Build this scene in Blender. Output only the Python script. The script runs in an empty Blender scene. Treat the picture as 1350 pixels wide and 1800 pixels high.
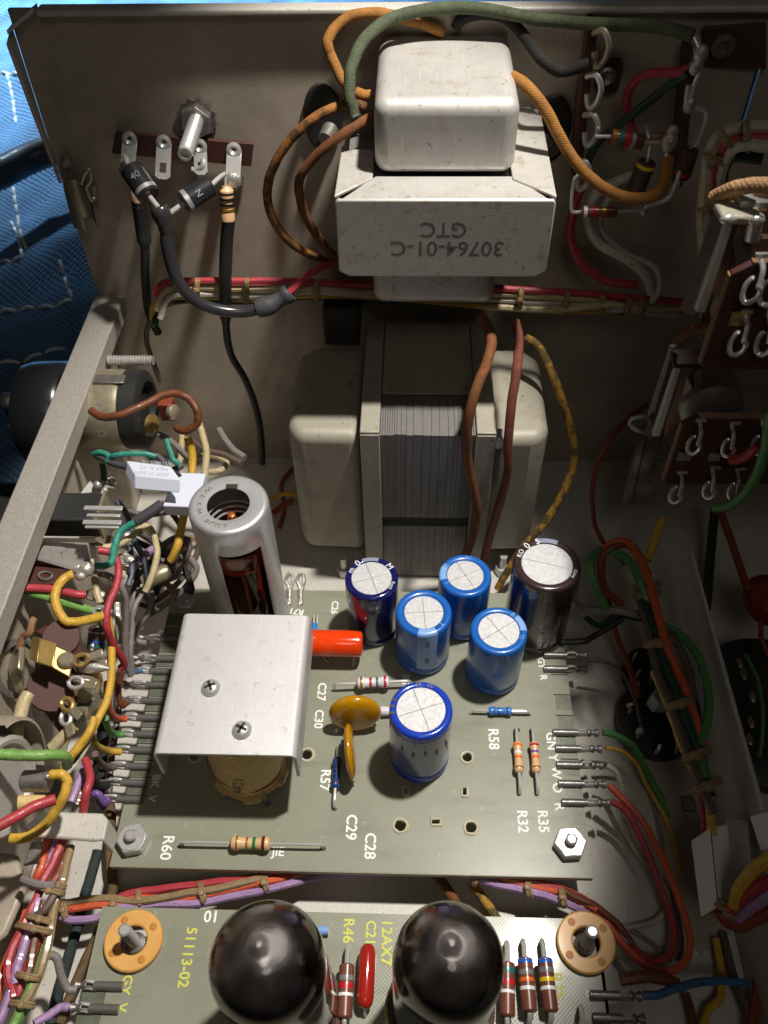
import bpy, bmesh, math, random
from mathutils import Vector, Matrix
random.seed(7)
R_ = math.radians
S = bpy.context.scene; COL = S.collection
# ---------------------------------------------------------------- camera (1 unit = 1 cm)
S.unit_settings.system = 'METRIC'; S.unit_settings.scale_length = 0.01
FPX = 1500.0; CX, CY = 675.0, 900.0; IW, IH = 1350.0, 1800.0
_y = Vector((66, 1740, -FPX)); _vy = (FPX * FPX + 66 * 30) / 1740
_z = -Vector((30, -_vy, -FPX)); _y.normalize(); _z.normalize(); _x = _y.cross(_z)
ROT = Matrix((_x, _y, _z)); CAM = Vector((0, 0, 19.46))
cd = bpy.data.cameras.new('camera'); cam = bpy.data.objects.new('camera', cd); COL.objects.link(cam)
cam.matrix_world = Matrix.Translation(CAM) @ ROT.to_4x4()
cd.sensor_fit = 'VERTICAL'; cd.sensor_height = 36; cd.lens = FPX / IH * 36; cd.clip_start = 0.5; cd.clip_end = 500
cd.dof.use_dof = True; cd.dof.focus_distance = 18; cd.dof.aperture_fstop = .42
S.camera = cam
# ---------------------------------------------------------------- light
w = bpy.data.worlds.new('World'); S.world = w; w.use_nodes = True
bg = w.node_tree.nodes['Background']; bg.inputs[0].default_value = (1.0, .93, .84, 1); bg.inputs[1].default_value = 0.012
def lamp(kind, name, loc, target, energy, color, **k):
    l = bpy.data.lights.new(name, kind); l.energy = energy; l.color = color
    for a, b in k.items(): setattr(l, a, b)
    o = bpy.data.objects.new(name, l); COL.objects.link(o); o.location = loc
    o.rotation_euler = (Vector(target) - Vector(loc)).to_track_quat('-Z', 'Y').to_euler()
    return o
wl = lamp('SPOT', 'work_lamp', (7.6, 13.6, 38), (-2.9, 7.8, 1), 73000, (1, .95, .87), spot_size=R_(38), spot_blend=.38, shadow_soft_size=.9)
_d = (Vector((-3.95, 11.2, 0)) - wl.location).normalized(); _xa = (Vector((1, .16, 0)) - _d * Vector((1, .16, 0)).dot(_d)).normalized(); _ya = (-_d).cross(_xa)
wl.matrix_world = Matrix.Translation(wl.location) @ Matrix((_xa, _ya, -_d)).transposed().to_4x4() @ Matrix.Diagonal((.645, 1, 1, 1))   # an oval beam
lamp('AREA', 'fill_light', (3, -13, 40), (1, 9, 2), 1000, (1, .93, .84), shape='DISK', size=11)  # added front fill: lifts shaded sides and gives the tubes a reflection
lamp('SPOT', 'cool_window_lamp', (-30, 72, 34), (-22, 64, 0), 420000, (.60, .82, 1), spot_size=R_(78), spot_blend=.8, shadow_soft_size=2)
S.view_settings.view_transform = 'Standard'; S.view_settings.look = 'None'
S.view_settings.exposure = 0; S.view_settings.gamma = 1

# ---------------------------------------------------------------- helpers
def ray(px, py): return ROT @ Vector(((px - CX) / FPX, -(py - CY) / FPX, -1))
def P(px, py, x=None, y=None, z=None):
    r = ray(px, py)
    t = (z - CAM.z) / r.z if z is not None else (y - CAM.y) / r.y if y is not None else (x - CAM.x) / r.x
    return CAM + r * t
def lin(c): return tuple(((v / 12.92) if v <= .04045 else ((v + .055) / 1.055) ** 2.4) for v in c)
def hexc(h): return lin(tuple(int(h[i:i + 2], 16) / 255 for i in (0, 2, 4)))

MATS = {}
def mat(name, col, rough=.5, metal=0., col2=None, scale=6., spread=.5, speck=None, speck_scale=40., speck_amt=.35, bump=0., bump_scale=30., coat=0., trans=0., ior=1.45, grid=None, braid=None, sheen=0., alpha=1., sub=0., rvar=0., streak=None, scratch=None, stain=None, transl=0., ztop=None):
    m = bpy.data.materials.new(name); m.use_nodes = True; nt = m.node_tree; N = nt.nodes; L = nt.links
    b = N['Principled BSDF']; b.inputs['Roughness'].default_value = rough; b.inputs['Metallic'].default_value = metal
    b.inputs['Base Color'].default_value = (*col, 1); b.inputs['Coat Weight'].default_value = coat
    b.inputs['Coat Roughness'].default_value = .08
    b.inputs['Transmission Weight'].default_value = trans; b.inputs['IOR'].default_value = ior
    b.inputs['Alpha'].default_value = alpha
    if sub: b.inputs['Subsurface Weight'].default_value = sub; b.inputs['Subsurface Scale'].default_value = .1
    tc = N.new('ShaderNodeTexCoord'); out = tc.outputs['Object']
    cur = None
    def noise(sc, det=4, ro=.6, vec=None):
        n = N.new('ShaderNodeTexNoise'); n.inputs['Scale'].default_value = sc; n.inputs['Detail'].default_value = det
        n.inputs['Roughness'].default_value = ro; L.new(vec or out, n.inputs['Vector']); return n
    def mix(f, a, c):
        x = N.new('ShaderNodeMix'); x.data_type = 'RGBA'; L.new(f, x.inputs[0])
        if hasattr(a, 'is_output'): L.new(a, x.inputs[6])
        else: x.inputs[6].default_value = (*a, 1)
        if hasattr(c, 'is_output'): L.new(c, x.inputs[7])
        else: x.inputs[7].default_value = (*c, 1)
        return x.outputs[2]
    def ramp(sock, lo, hi):
        r = N.new('ShaderNodeMapRange'); r.inputs[1].default_value = lo; r.inputs[2].default_value = hi; L.new(sock, r.inputs[0]); return r.outputs[0]
    base = col
    if col2 is not None:
        n = noise(scale); base = mix(ramp(n.outputs[0], .5 - spread / 2, .5 + spread / 2), base, col2)
    if speck is not None:
        n = noise(speck_scale, 3, .7); base = mix(ramp(n.outputs[0], .62 - speck_amt * .15, .72 - speck_amt * .1), base, speck)
    if streak:
        mp = N.new('ShaderNodeMapping'); mp.inputs['Scale'].default_value = (.5, 2.6, 1); mp.inputs['Rotation'].default_value[2] = .12; L.new(out, mp.inputs[0])
        base = mix(ramp(noise(1.1, 5, .65, mp.outputs[0]).outputs[0], .53, .74), base, streak)
        base = mix(ramp(noise(5.5, 3, .5).outputs[0], .66, .72), base, tuple(v * 1.25 for v in col))
    if ztop:   # (z0, z1, colour): silver getter film at the tip, with a bright highlight halo painted in
        sz = N.new('ShaderNodeSeparateXYZ'); L.new(out, sz.inputs[0]); nz = noise(1.9, 2, .4)
        ma = N.new('ShaderNodeMath'); ma.operation = 'MULTIPLY_ADD'; ma.inputs[1].default_value = .8; L.new(nz.outputs[0], ma.inputs[0]); L.new(sz.outputs[2], ma.inputs[2])
        base = mix(ramp(ma.outputs[0], ztop[0], ztop[1]), base, ztop[2])
        mr = N.new('ShaderNodeMapRange'); mr.inputs[1].default_value = ztop[0]; mr.inputs[2].default_value = ztop[1]; mr.inputs[3].default_value = rough; mr.inputs[4].default_value = .32
        L.new(ma.outputs[0], mr.inputs[0]); L.new(mr.outputs[0], b.inputs['Roughness'])
    if stain:
        base = mix(ramp(noise(stain[1], 7, .7).outputs[0], stain[2], stain[2] + .16), base, stain[0])
        base = mix(ramp(noise(stain[1] * 2.7, 6, .75).outputs[0], stain[2] + .06, stain[2] + .12), base, tuple(v * (.6 if stain[0][2] < .45 else .85) for v in stain[0]))
    if scratch:
        for k, (rz, sc_) in enumerate(((.7, (90, 5, 5)), (-.9, (5, 80, 5)), (.2, (70, 3, 3)))):
            mp = N.new('ShaderNodeMapping'); mp.inputs['Rotation'].default_value[2] = rz; mp.inputs['Scale'].default_value = tuple(v * .35 for v in sc_); L.new(out, mp.inputs[0])
            base = mix(ramp(noise(1, 3, .5, mp.outputs[0]).outputs[0], .63, .85), base, scratch if k != 1 else tuple(v * .72 for v in scratch))
    hts = []
    if braid:
        uv = N.new('ShaderNodeUVMap'); sp = N.new('ShaderNodeSeparateXYZ'); L.new(uv.outputs[0], sp.inputs[0])
        def mth(op, a, b2=None, c=None):
            x = N.new('ShaderNodeMath'); x.operation = op
            for i, v in enumerate((a, b2, c)):
                if v is None: continue
                if hasattr(v, 'is_output'): L.new(v, x.inputs[i])
                else: x.inputs[i].default_value = v
            return x.outputs[0]
        ua = mth('MULTIPLY', sp.outputs[0], 2 * math.pi * braid[0]); va = mth('MULTIPLY', sp.outputs[1], braid[1])
        s1 = mth('SINE', mth('ADD', ua, va)); s2 = mth('SINE', mth('SUBTRACT', ua, va))
        br = mth('ABSOLUTE', mth('MULTIPLY', s1, s2)); hts.append((br, .35))
        base = mix(ramp(br, .0, .45), tuple(v * .62 for v in col), base)
    if grid:
        sx = N.new('ShaderNodeSeparateXYZ'); L.new(out, sx.inputs[0])
        gs = []
        for k in (0, 1):
            x = N.new('ShaderNodeMath'); x.operation = 'MULTIPLY'; x.inputs[1].default_value = grid; L.new(sx.outputs[k], x.inputs[0])
            s = N.new('ShaderNodeMath'); s.operation = 'SINE'; L.new(x.outputs[0], s.inputs[0]); gs.append(s.outputs[0])
        g = N.new('ShaderNodeMath'); g.operation = 'MULTIPLY'; L.new(gs[0], g.inputs[0]); L.new(gs[1], g.inputs[1])
        nn = noise(2.2, 3)
        g2 = N.new('ShaderNodeMath'); g2.operation = 'MULTIPLY'; L.new(g.outputs[0], g2.inputs[0]); L.new(ramp(nn.outputs[0], .35, .7), g2.inputs[1])
        hts.append((g2.outputs[0], .06))
        base = mix(ramp(g2.outputs[0], -.9, 1.2), base, tuple(min(1, v * 1.14 + .005) for v in col))
    if hasattr(base, 'is_output'): L.new(base, b.inputs['Base Color'])
    if rvar:
        n = noise(4, 5); r = N.new('ShaderNodeMapRange'); r.inputs[1].default_value = .3; r.inputs[2].default_value = .7
        r.inputs[3].default_value = max(.03, rough - rvar); r.inputs[4].default_value = min(1, rough + rvar); L.new(n.outputs[0], r.inputs[0]); L.new(r.outputs[0], b.inputs['Roughness'])
    if bump: hts.append((noise(bump_scale, 5).outputs[0], bump))
    prev = None
    for h, s in hts:
        bp = N.new('ShaderNodeBump'); bp.inputs['Strength'].default_value = s; bp.inputs['Distance'].default_value = .03
        L.new(h, bp.inputs['Height'])
        if prev: L.new(prev, bp.inputs['Normal'])
        prev = bp.outputs[0]
    if prev: L.new(prev, b.inputs['Normal'])
    if transl:
        tr = N.new('ShaderNodeBsdfTranslucent'); ms = N.new('ShaderNodeMixShader'); ms.inputs[0].default_value = transl
        if hasattr(base, 'is_output'): L.new(base, tr.inputs[0])
        else: tr.inputs[0].default_value = (*base, 1)
        L.new(b.outputs[0], ms.inputs[1]); L.new(tr.outputs[0], ms.inputs[2]); L.new(ms.outputs[0], N['Material Output'].inputs[0])
    MATS[name] = m; return m

class MB:
    def __init__(s): s.v = []; s.f = []; s.uv = []
    def add(s, vs, fs, uvs=None):
        o = len(s.v); s.v += [Vector(v) for v in vs]; s.uv += (uvs or [(0, 0)] * len(vs)); s.f += [tuple(i + o for i in f) for f in fs]; return s
    def box(s, c, d, ax=None):
        c = Vector(c); ax = ax or (Vector((1, 0, 0)), Vector((0, 1, 0)), Vector((0, 0, 1)))
        vs = [c + ax[0] * (i * d[0] / 2) + ax[1] * (j * d[1] / 2) + ax[2] * (k * d[2] / 2) for i in (-1, 1) for j in (-1, 1) for k in (-1, 1)]
        return s.add(vs, [(0, 1, 3, 2), (4, 6, 7, 5), (0, 4, 5, 1), (2, 3, 7, 6), (0, 2, 6, 4), (1, 5, 7, 3)])
    def span(s, a, b): # box between corners
        a = Vector(a); b = Vector(b); return s.box((a + b) / 2, [abs(b[i] - a[i]) for i in range(3)])
    def prism(s, pts, off): # polygon of 3D points extruded by vector
        n = len(pts); pts = [Vector(p) for p in pts]; off = Vector(off)
        vs = pts + [p + off for p in pts]
        fs = [tuple(range(n))[::-1], tuple(range(n, 2 * n))] + [(i, (i + 1) % n, n + (i + 1) % n, n + i) for i in range(n)]
        return s.add(vs, fs)
    def lathe(s, o, axis, prof, seg=28, a0=0, a1=2 * math.pi, ref=None, skip=None):
        o = Vector(o); axis = Vector(axis).normalized(); u = (Vector(ref) if ref else (Vector((0, 0, 1)) if abs(axis.z) < .9 else Vector((1, 0, 0))))
        u = (u - axis * u.dot(axis)).normalized(); v = axis.cross(u); vs = []; uv = []; fs = []
        acc = 0; m = len(prof)
        for j, (r, h) in enumerate(prof):
            if j: acc += math.hypot(r - prof[j - 1][0], h - prof[j - 1][1])
            for i in range(seg + 1):
                a = a0 + (a1 - a0) * i / seg
                vs.append(o + axis * h + (u * math.cos(a) + v * math.sin(a)) * max(r, 1e-4)); uv.append((i / seg, acc))
        for j in range(m - 1):
            for i in range(seg):
                if skip and skip(j, i): continue
                k = j * (seg + 1) + i; fs.append((k, k + 1, k + seg + 2, k + seg + 1))
        return s.add(vs, fs, uv)
    def cyl(s, a, b, r, r2=None, seg=16, bev=0):
        a = Vector(a); b = Vector(b); h = (b - a).length; r2 = r if r2 is None else r2
        if bev: pr = [(0, 0), (r - bev, 0), (r, bev), (r2, h - bev), (r2 - bev, h), (0, h)]
        else: pr = [(0, 0), (r, 0), (r, 1e-4), (r2, h - 1e-4), (r2, h), (0, h)]
        return s.lathe(a, b - a, pr, seg)
    def tube(s, pts, r, seg=8, smooth=6, cap=True, jit=0):
        pts = [Vector(p) for p in pts]
        if smooth > 1 and len(pts) > 2: pts = spline(pts, smooth)
        rs = r if callable(r) else (lambda t: r)
        n = len(pts); T = [(pts[min(i + 1, n - 1)] - pts[max(i - 1, 0)]).normalized() for i in range(n)]
        u = T[0].orthogonal().normalized(); vs = []; uv = []; fs = []; acc = 0
        for i in range(n):
            u = (u - T[i] * u.dot(T[i])).normalized(); v = T[i].cross(u)
            if i: acc += (pts[i] - pts[i - 1]).length
            rr = rs(i / (n - 1)) * (1 + random.uniform(-jit, jit))
            for k in range(seg + 1):
                a = 2 * math.pi * k / seg; vs.append(pts[i] + (u * math.cos(a) + v * math.sin(a)) * rr); uv.append((k / seg, acc))
        for i in range(n - 1):
            for k in range(seg):
                q = i * (seg + 1) + k; fs.append((q, q + 1, q + seg + 2, q + seg + 1))
        if cap:
            fs.append(tuple(range(seg))[::-1]); fs.append(tuple((n - 1) * (seg + 1) + k for k in range(seg)))
        return s.add(vs, fs, uv)
    def ball(s, c, r, sx=(1, 1, 1), seg=14):
        m = seg // 2; vs = []; fs = []
        for j in range(m + 1):
            for i in range(seg):
                t = math.pi * j / m; a = 2 * math.pi * i / seg
                vs.append(Vector(c) + Vector((r * sx[0] * math.sin(t) * math.cos(a), r * sx[1] * math.sin(t) * math.sin(a), r * sx[2] * math.cos(t))))
        for j in range(m):
            for i in range(seg):
                fs.append((j * seg + i, (j + 1) * seg + i, (j + 1) * seg + (i + 1) % seg, j * seg + (i + 1) % seg))
        return s.add(vs, fs)
def spline(p, k):
    out = []; n = len(p)
    for i in range(n - 1):
        a, b, c, d = p[max(i - 1, 0)], p[i], p[i + 1], p[min(i + 2, n - 1)]
        for j in range(k):
            t = j / k; out.append(.5 * ((2 * b) + (c - a) * t + (2 * a - 5 * b + 4 * c - d) * t * t + (3 * b - a - 3 * c + d) * t ** 3))
    return out + [p[-1]]

def link(name, mb, m, parent=None, bevel=0, sharp=38, bseg=2):
    me = bpy.data.meshes.new(name); org = Vector((0, 0, 0)); q = parent
    if parent is not None: org = parent['_o'] if '_o' in parent else parent.location; org = Vector(org)
    me.from_pydata([v - org for v in mb.v], [], mb.f)
    uvl = me.uv_layers.new(name='UVMap')
    for lp in me.loops: uvl.data[lp.index].uv = mb.uv[lp.vertex_index]
    bm = bmesh.new(); bm.from_mesh(me); bmesh.ops.remove_doubles(bm, verts=bm.verts, dist=2e-4); bmesh.ops.recalc_face_normals(bm, faces=bm.faces); bm.to_mesh(me); bm.free()
    me.materials.append(MATS[m]); me.shade_smooth(); me.set_sharp_from_angle(angle=R_(sharp))
    o = bpy.data.objects.new(name, me); COL.objects.link(o)
    if parent is not None: o.parent = parent; 
    if bevel:
        b = o.modifiers.new('bevel', 'BEVEL'); b.width = bevel; b.segments = bseg; b.limit_method = 'ANGLE'; b.angle_limit = R_(40); b.harden_normals = False
    return o
ORG = {}
def thing(name, label, cat, loc=(0, 0, 0), group=None):
    o = bpy.data.objects.new(name, None); COL.objects.link(o); o.location = loc; o.empty_display_size = .2
    o['label'] = label; o['category'] = cat
    if group: o['group'] = group
    ORG[o.name] = Vector(loc); return o
def part(name, mb, m, par, bevel=0, sharp=38, label=None, stuff=False, bseg=2):
    """a part (or sub-part) built in world coordinates, hung under its thing"""
    org = ORG[par.name]; o = MB(); o.v = [v - org for v in mb.v]; o.f = mb.f; o.uv = mb.uv
    ob = link(name, o, m, None, bevel, sharp, bseg); ob.parent = par; ORG[ob.name] = org
    if label: ob['label'] = label
    if stuff: ob['kind'] = 'stuff'
    return ob
def solo(name, label, cat, mb, m, group=None, bevel=0, sharp=38, loc=None):
    """a thing that is one mesh, its origin set at loc"""
    loc = Vector(loc) if loc is not None else sum(mb.v, Vector()) / len(mb.v)
    o = MB(); o.v = [v - loc for v in mb.v]; o.f = mb.f; o.uv = mb.uv
    ob = link(name, o, m, None, bevel, sharp); ob.location = loc; ob['label'] = label; ob['category'] = cat
    if group: ob['group'] = group
    ORG[ob.name] = loc; return ob
def struct(name, mb, m, **k):
    o = link(name, mb, m, None, **k); o['kind'] = 'structure'; ORG[o.name] = Vector((0, 0, 0)); return o
_tc = {}
def text(s, par, m, loc, size, xd, yd, name='printed_lettering', depth=.004, cx=True, bold=0, wid=1.0):
    key = (s, bold, cx)
    if key not in _tc:
        c = bpy.data.curves.new('t', 'FONT'); c.body = s; c.size = 1; c.align_x = 'CENTER' if cx else 'LEFT'; c.align_y = 'CENTER'; c.offset = bold; c.resolution_u = 3
        t = bpy.data.objects.new('t', c); COL.objects.link(t)
        dg = bpy.context.evaluated_depsgraph_get(); me = bpy.data.meshes.new_from_object(t.evaluated_get(dg))
        _tc[key] = ([v.co.copy() for v in me.vertices], [tuple(p.vertices) for p in me.polygons])
        bpy.data.objects.remove(t); bpy.data.curves.remove(c); bpy.data.meshes.remove(me)
    vs, fs = _tc[key]; xd = Vector(xd).normalized(); yd = Vector(yd).normalized(); n = xd.cross(yd); loc = Vector(loc)
    mb = MB(); mb.add([loc + xd * v.x * size * wid + yd * v.y * size + n * depth for v in vs], fs)
    return part(name, mb, m, par)
def wpts(pts, mode='z'):
    out = []
    for p in pts:
        md = p[3] if len(p) > 3 else mode
        out.append(P(p[0], p[1], **{md: p[2]}))
    return out
def kinked(q, amp):
    q = spline(q, 3) if len(q) > 2 else q; n = len(q)
    return [p if i in (0, n - 1) else p + Vector((random.uniform(-amp, amp), random.uniform(-amp, amp), random.uniform(-amp, amp))) for i, p in enumerate(q)]
def wire(label, pts, r, m, mode='z', name='wire', cat='wire', group=None, smooth=4, seg=8, par=None, jit=.012):
    q = kinked(wpts(pts, mode) if not isinstance(pts[0], Vector) else pts, .007)
    if not callable(r) and m.startswith('w_'): r *= .92
    mb = MB().tube(q, r, seg, smooth, jit=jit)
    if par is not None: return part(name, mb, m, par)
    return solo(name, label, cat, mb, m, group)

# ---------------------------------------------------------------- materials
H = hexc
mat('steel', (.47, .405, .325), .5, .22, col2=(.35, .30, .24), scale=1.5, spread=.5, speck=(.14, .11, .085), speck_scale=16, speck_amt=.1, bump=.12, bump_scale=60, rvar=.12)
mat('floor_steel', (.60, .57, .52), .5, .15, col2=(.50, .47, .42), scale=2.2, spread=.6, speck=(.2, .17, .13), speck_scale=14, speck_amt=.12, bump=.3, bump_scale=45)
mat('rail_steel', (.40, .37, .33), .55, .2, col2=(.30, .27, .24), scale=14, spread=.5, speck=(.48, .45, .41), speck_scale=34, speck_amt=.5, bump=.35, bump_scale=70)
mat('tin', (.55, .53, .50), .42, .35, stain=((.40, .35, .26), 1.6, .56), scratch=(.68, .66, .63), col2=(.45, .43, .41), scale=2.0, spread=.5, speck=(.30, .22, .13), speck_scale=9, speck_amt=-.05, bump=.1, bump_scale=30, rvar=.1)
mat('tin_spotted', (.52, .495, .46), .45, .3, stain=((.34, .26, .15), 2.2, .57), col2=(.44, .42, .385), scale=3.0, spread=.5, speck=(.27, .19, .09), speck_scale=7, speck_amt=.05, bump=.15, bump_scale=30)
mat('grey_paint', (.36, .335, .275), .5, .1, stain=((.25, .22, .17), 1.3, .54), col2=(.33, .305, .24), scale=2.5, spread=.5, speck=(.2, .17, .12), speck_scale=22, speck_amt=.2, bump=.25, bump_scale=40)
mat('aluminium', (.58, .565, .57), .42, .25, scratch=(.74, .73, .73), stain=((.53, .515, .51), 1.2, .52), col2=(.54, .53, .54), scale=28, spread=.45, speck=(.70, .69, .69), speck_scale=45, speck_amt=.6, bump=.3, bump_scale=70)
mat('shield_aluminium', (.60, .60, .61), .4, .6, col2=(.50, .50, .51), scale=5, spread=.5, speck=(.35, .33, .30), speck_scale=26, speck_amt=.0, bump=.15, bump_scale=60)
mat('bright_metal', (.74, .73, .71), .24, .6, col2=(.5, .48, .46), scale=12, spread=.4, bump=.1, bump_scale=40)
mat('zinc', (.60, .59, .58), .33, .5, col2=(.48, .47, .46), scale=14, spread=.5, bump=.15, bump_scale=50)
mat('solder', (.62, .60, .56), .22, .6, col2=(.36, .33, .29), scale=14, spread=.6, bump=.6, bump_scale=25)
mat('dull_metal', (.34, .32, .30), .4, .7, col2=(.2, .18, .16), scale=8, spread=.6, bump=.25, bump_scale=40)
mat('lead_wire', (.74, .73, .70), .25, .55)
mat('brass', (.60, .43, .15), .3, .65, col2=(.42, .28, .08), scale=6, spread=.6, bump=.1)
mat('gilt_steel', (.50, .44, .31), .33, .6, col2=(.33, .29, .2), scale=7, spread=.6, bump=.1)
mat('core_steel', (.22, .21, .20), .5, .3, col2=(.17, .16, .155), scale=9, spread=.6, bump=.2)
mat('board', (.41, .415, .325), .3, 0, col2=(.32, .33, .245), scale=.75, spread=.45, transl=.38, grid=82, bump=.05, coat=.25, streak=(.22, .225, .175), speck=(.33, .34, .25), speck_scale=30, speck_amt=-.1)
mat('board_edge', (.42, .40, .26), .5, 0, col2=(.33, .31, .2), scale=20)
mat('tinned_pad', (.15, .16, .12), .4, .15, col2=(.10, .11, .08), scale=5, spread=.3)
mat('barrel_metal', (.22, .21, .20), .3, .5, col2=(.18, .17, .155), scale=7, spread=.4, bump=.2)
mat('silk_white', (.85, .85, .82), .6); mat('silk_yellow', (.62, .62, .10), .6)
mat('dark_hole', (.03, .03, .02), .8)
mat('blue_sleeve', H('1c62b8'), .28, 0, coat=.3, col2=H('1a5aab'), scale=3)
mat('blue_pale', H('7fa6dc'), .3, 0, coat=.3)
mat('blue_bottom', H('12468f'), .35, 0)
mat('royal_sleeve', H('1c3fae'), .18, 0, coat=.5)
mat('navy_sleeve', H('181a58'), .16, 0, coat=.6)
mat('brown_sleeve', H('38292a'), .2, 0, coat=.5)
mat('grey_front', H('5c6690'), .2, 0, coat=.5, col2=H('4a558c'), scale=3)
mat('hole_rim', (.50, .46, .32), .5, 0)
mat('grey_stripe', H('8b8fa3'), .25, 0, coat=.4)
mat('print_white', (.8, .8, .84), .5); mat('print_dark', (.03, .03, .05), .5); mat('print_grey', (.16, .16, .2), .5)
mat('can_top', (.60, .60, .61), .38, .35, col2=(.47, .47, .49), scale=12, spread=.3, bump=.5, bump_scale=40)
mat('orange_coat', H('e84310'), .16, 0, coat=.6, col2=H('dc3a0c'), scale=2)
mat('ochre', H('b98408'), .22, 0, coat=.6, col2=H('a87606'), scale=3)
mat('red_coat', H('9c2418'), .16, 0, coat=.7)
mat('res_tan', H('d9b48c'), .38, 0, coat=.2, col2=H('cfa57a'), scale=9)
mat('res_brown', H('7a4a3a'), .32, 0, coat=.2, col2=H('6b3c2e'), scale=8)
mat('res_blue', H('2f7fd0'), .28, 0, coat=.4); mat('res_navy', H('1d3f7c'), .28, 0, coat=.4)
mat('res_white', H('d8d4da'), .35, 0, coat=.2)
for n, h in dict(b_black='141414', b_brown='5a2a14', b_red='b81e24', b_orange='e06a14', b_yellow='e6c112', b_green='12733c', b_teal='156a6a', b_blue='1f5fc4', b_violet='6a3a9c', b_grey='777777', b_white='e4e4e4', b_gold='a8822c', b_silver='bdbdbd').items(): mat(n, H(h), .32, .6 if n in ('b_gold', 'b_silver') else 0, coat=.2)
mat('diode_black', (.02, .02, .022), .3, 0, coat=.2, bump=.1)
mat('rubber_black', (.022, .022, .022), .5, 0, bump=.2)
mat('pvc_black', (.03, .03, .033), .25, 0, coat=.2)
mat('shrink', (.06, .06, .065), .5, 0, bump=.3, bump_scale=14)
def pvc(n, h, rough=.48): 
    c = H(h); g_ = sum(c) / 3; c = tuple(.86 * v * .88 + .14 * g_ * k for v, k in zip(c, (1.1, 1, .8))); mat(n, c, rough, 0, coat=.06, col2=tuple(v * .8 for v in c), scale=7, spread=.5, speck=tuple(v * .35 + .01 for v in c), speck_scale=17, speck_amt=.35, bump=.3, bump_scale=12)
for n, h in dict(w_red='c4293f', w_orange='e8571c', w_yellow='e0ae0c', w_green='4f9a4c', w_lime='7cb350', w_teal='0f9a86', w_violet='b189c4', w_grey='8d8584', w_white='c9c2b4', w_brown='7c4020', w_blue='2f6fa8', w_cream='cbb88a', w_tan='a8835e', w_darkgreen='1d4a34', w_slate='4d5868', w_rust='9c3a1c', w_purple='7c52a8', w_taupe='6f5a50').items(): pvc(n, h)
def cloth(n, h, h2, b=(5, 58), sc=3, sp=.3): mat(n, H(h), .8, 0, col2=H(h2), scale=sc, spread=sp, speck=tuple(v * .4 for v in H(h2)), speck_scale=9, speck_amt=.2, braid=b, bump=.5, bump_scale=30)
cloth('c_orange', 'a87434', '8a5a22'); cloth('c_brown', '84502a', '5c3a20'); cloth('c_green', '5a6148', '3c4632'); cloth('c_black', '26241f', '17160f')
cloth('c_orangeblack', '9c6428', '2a2c22', sc=3.2, sp=.10); cloth('c_yellowblack', 'b08430', '33352a', sc=3.2, sp=.08); cloth('c_redbrown', '7c4334', '5c2c20'); cloth('c_darkteal', '3a4644', '232c2c'); cloth('c_umber', '7c6446', '54412c'); cloth('c_tan', 'c09a70', '9a764c', b=(3, 40))
mat('lacing', (.33, .23, .12), .5, 0, col2=(.2, .13, .06), scale=9, spread=.6, bump=.4, bump_scale=30, coat=.1)
mat('phenolic', (.075, .024, .016), .6, 0, col2=(.055, .018, .012), scale=6, coat=.1, bump=.15)
mat('phenolic_edge', (.30, .17, .10), .45, 0, col2=(.24, .12, .07), scale=9)
mat('fibre_brown', (.075, .04, .028), .5, 0, bump=.2)
mat('nylon', (.72, .71, .68), .4, 0, sub=.1)
mat('cap_white', (.62, .65, .76), .45, 0, bump=.03); mat('cap_print', (.36, .39, .48), .6)
mat('washer_amber', H('deac66'), .42, 0, col2=H('d19c50'), scale=3, sub=.1, coat=.1)
mat('washer_dot', H('b8792c'), .5)
mat('paper', H('d6bd86'), .6, 0, col2=H('bfa266'), scale=5, bump=.2); mat('paper_dark', H('6e3c22'), .5)
mat('glass', (1, 1, 1), .02, 0, trans=1, ior=1.45)
mat('amber_glass', (.75, .28, .14), .04, 0, trans=1, ior=1.45)
mat('getter', (.10, .068, .055), .06, .97, ztop=(4.40, 5.05, (.85, .77, .75)), coat=0)
mat('getter_silver', (.66, .58, .56), .3, .6, col2=(.16, .13, .12), scale=2.2, spread=.5, coat=.6)
mat('tube_black', (.035, .022, .018), .2, .4); mat('mica', (.62, .60, .50), .3, .1, alpha=1)
mat('copper_glow', (.85, .30, .08), .3, .8)
mat('plate_white', (.55, .53, .50), .5, .1, bump=.1)
mat('neon_blue', H('5aa0e0'), .5)
mat('knob', (.015, .015, .018), .25, 0, coat=.4, bump=.08)
mat('red_gloss', (.20, .018, .012), .25, 0, coat=.4)
import mathutils.noise
X, Y, Z = Vector((1, 0, 0)), Vector((0, 1, 0)), Vector((0, 0, 1))
V = Vector
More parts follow.
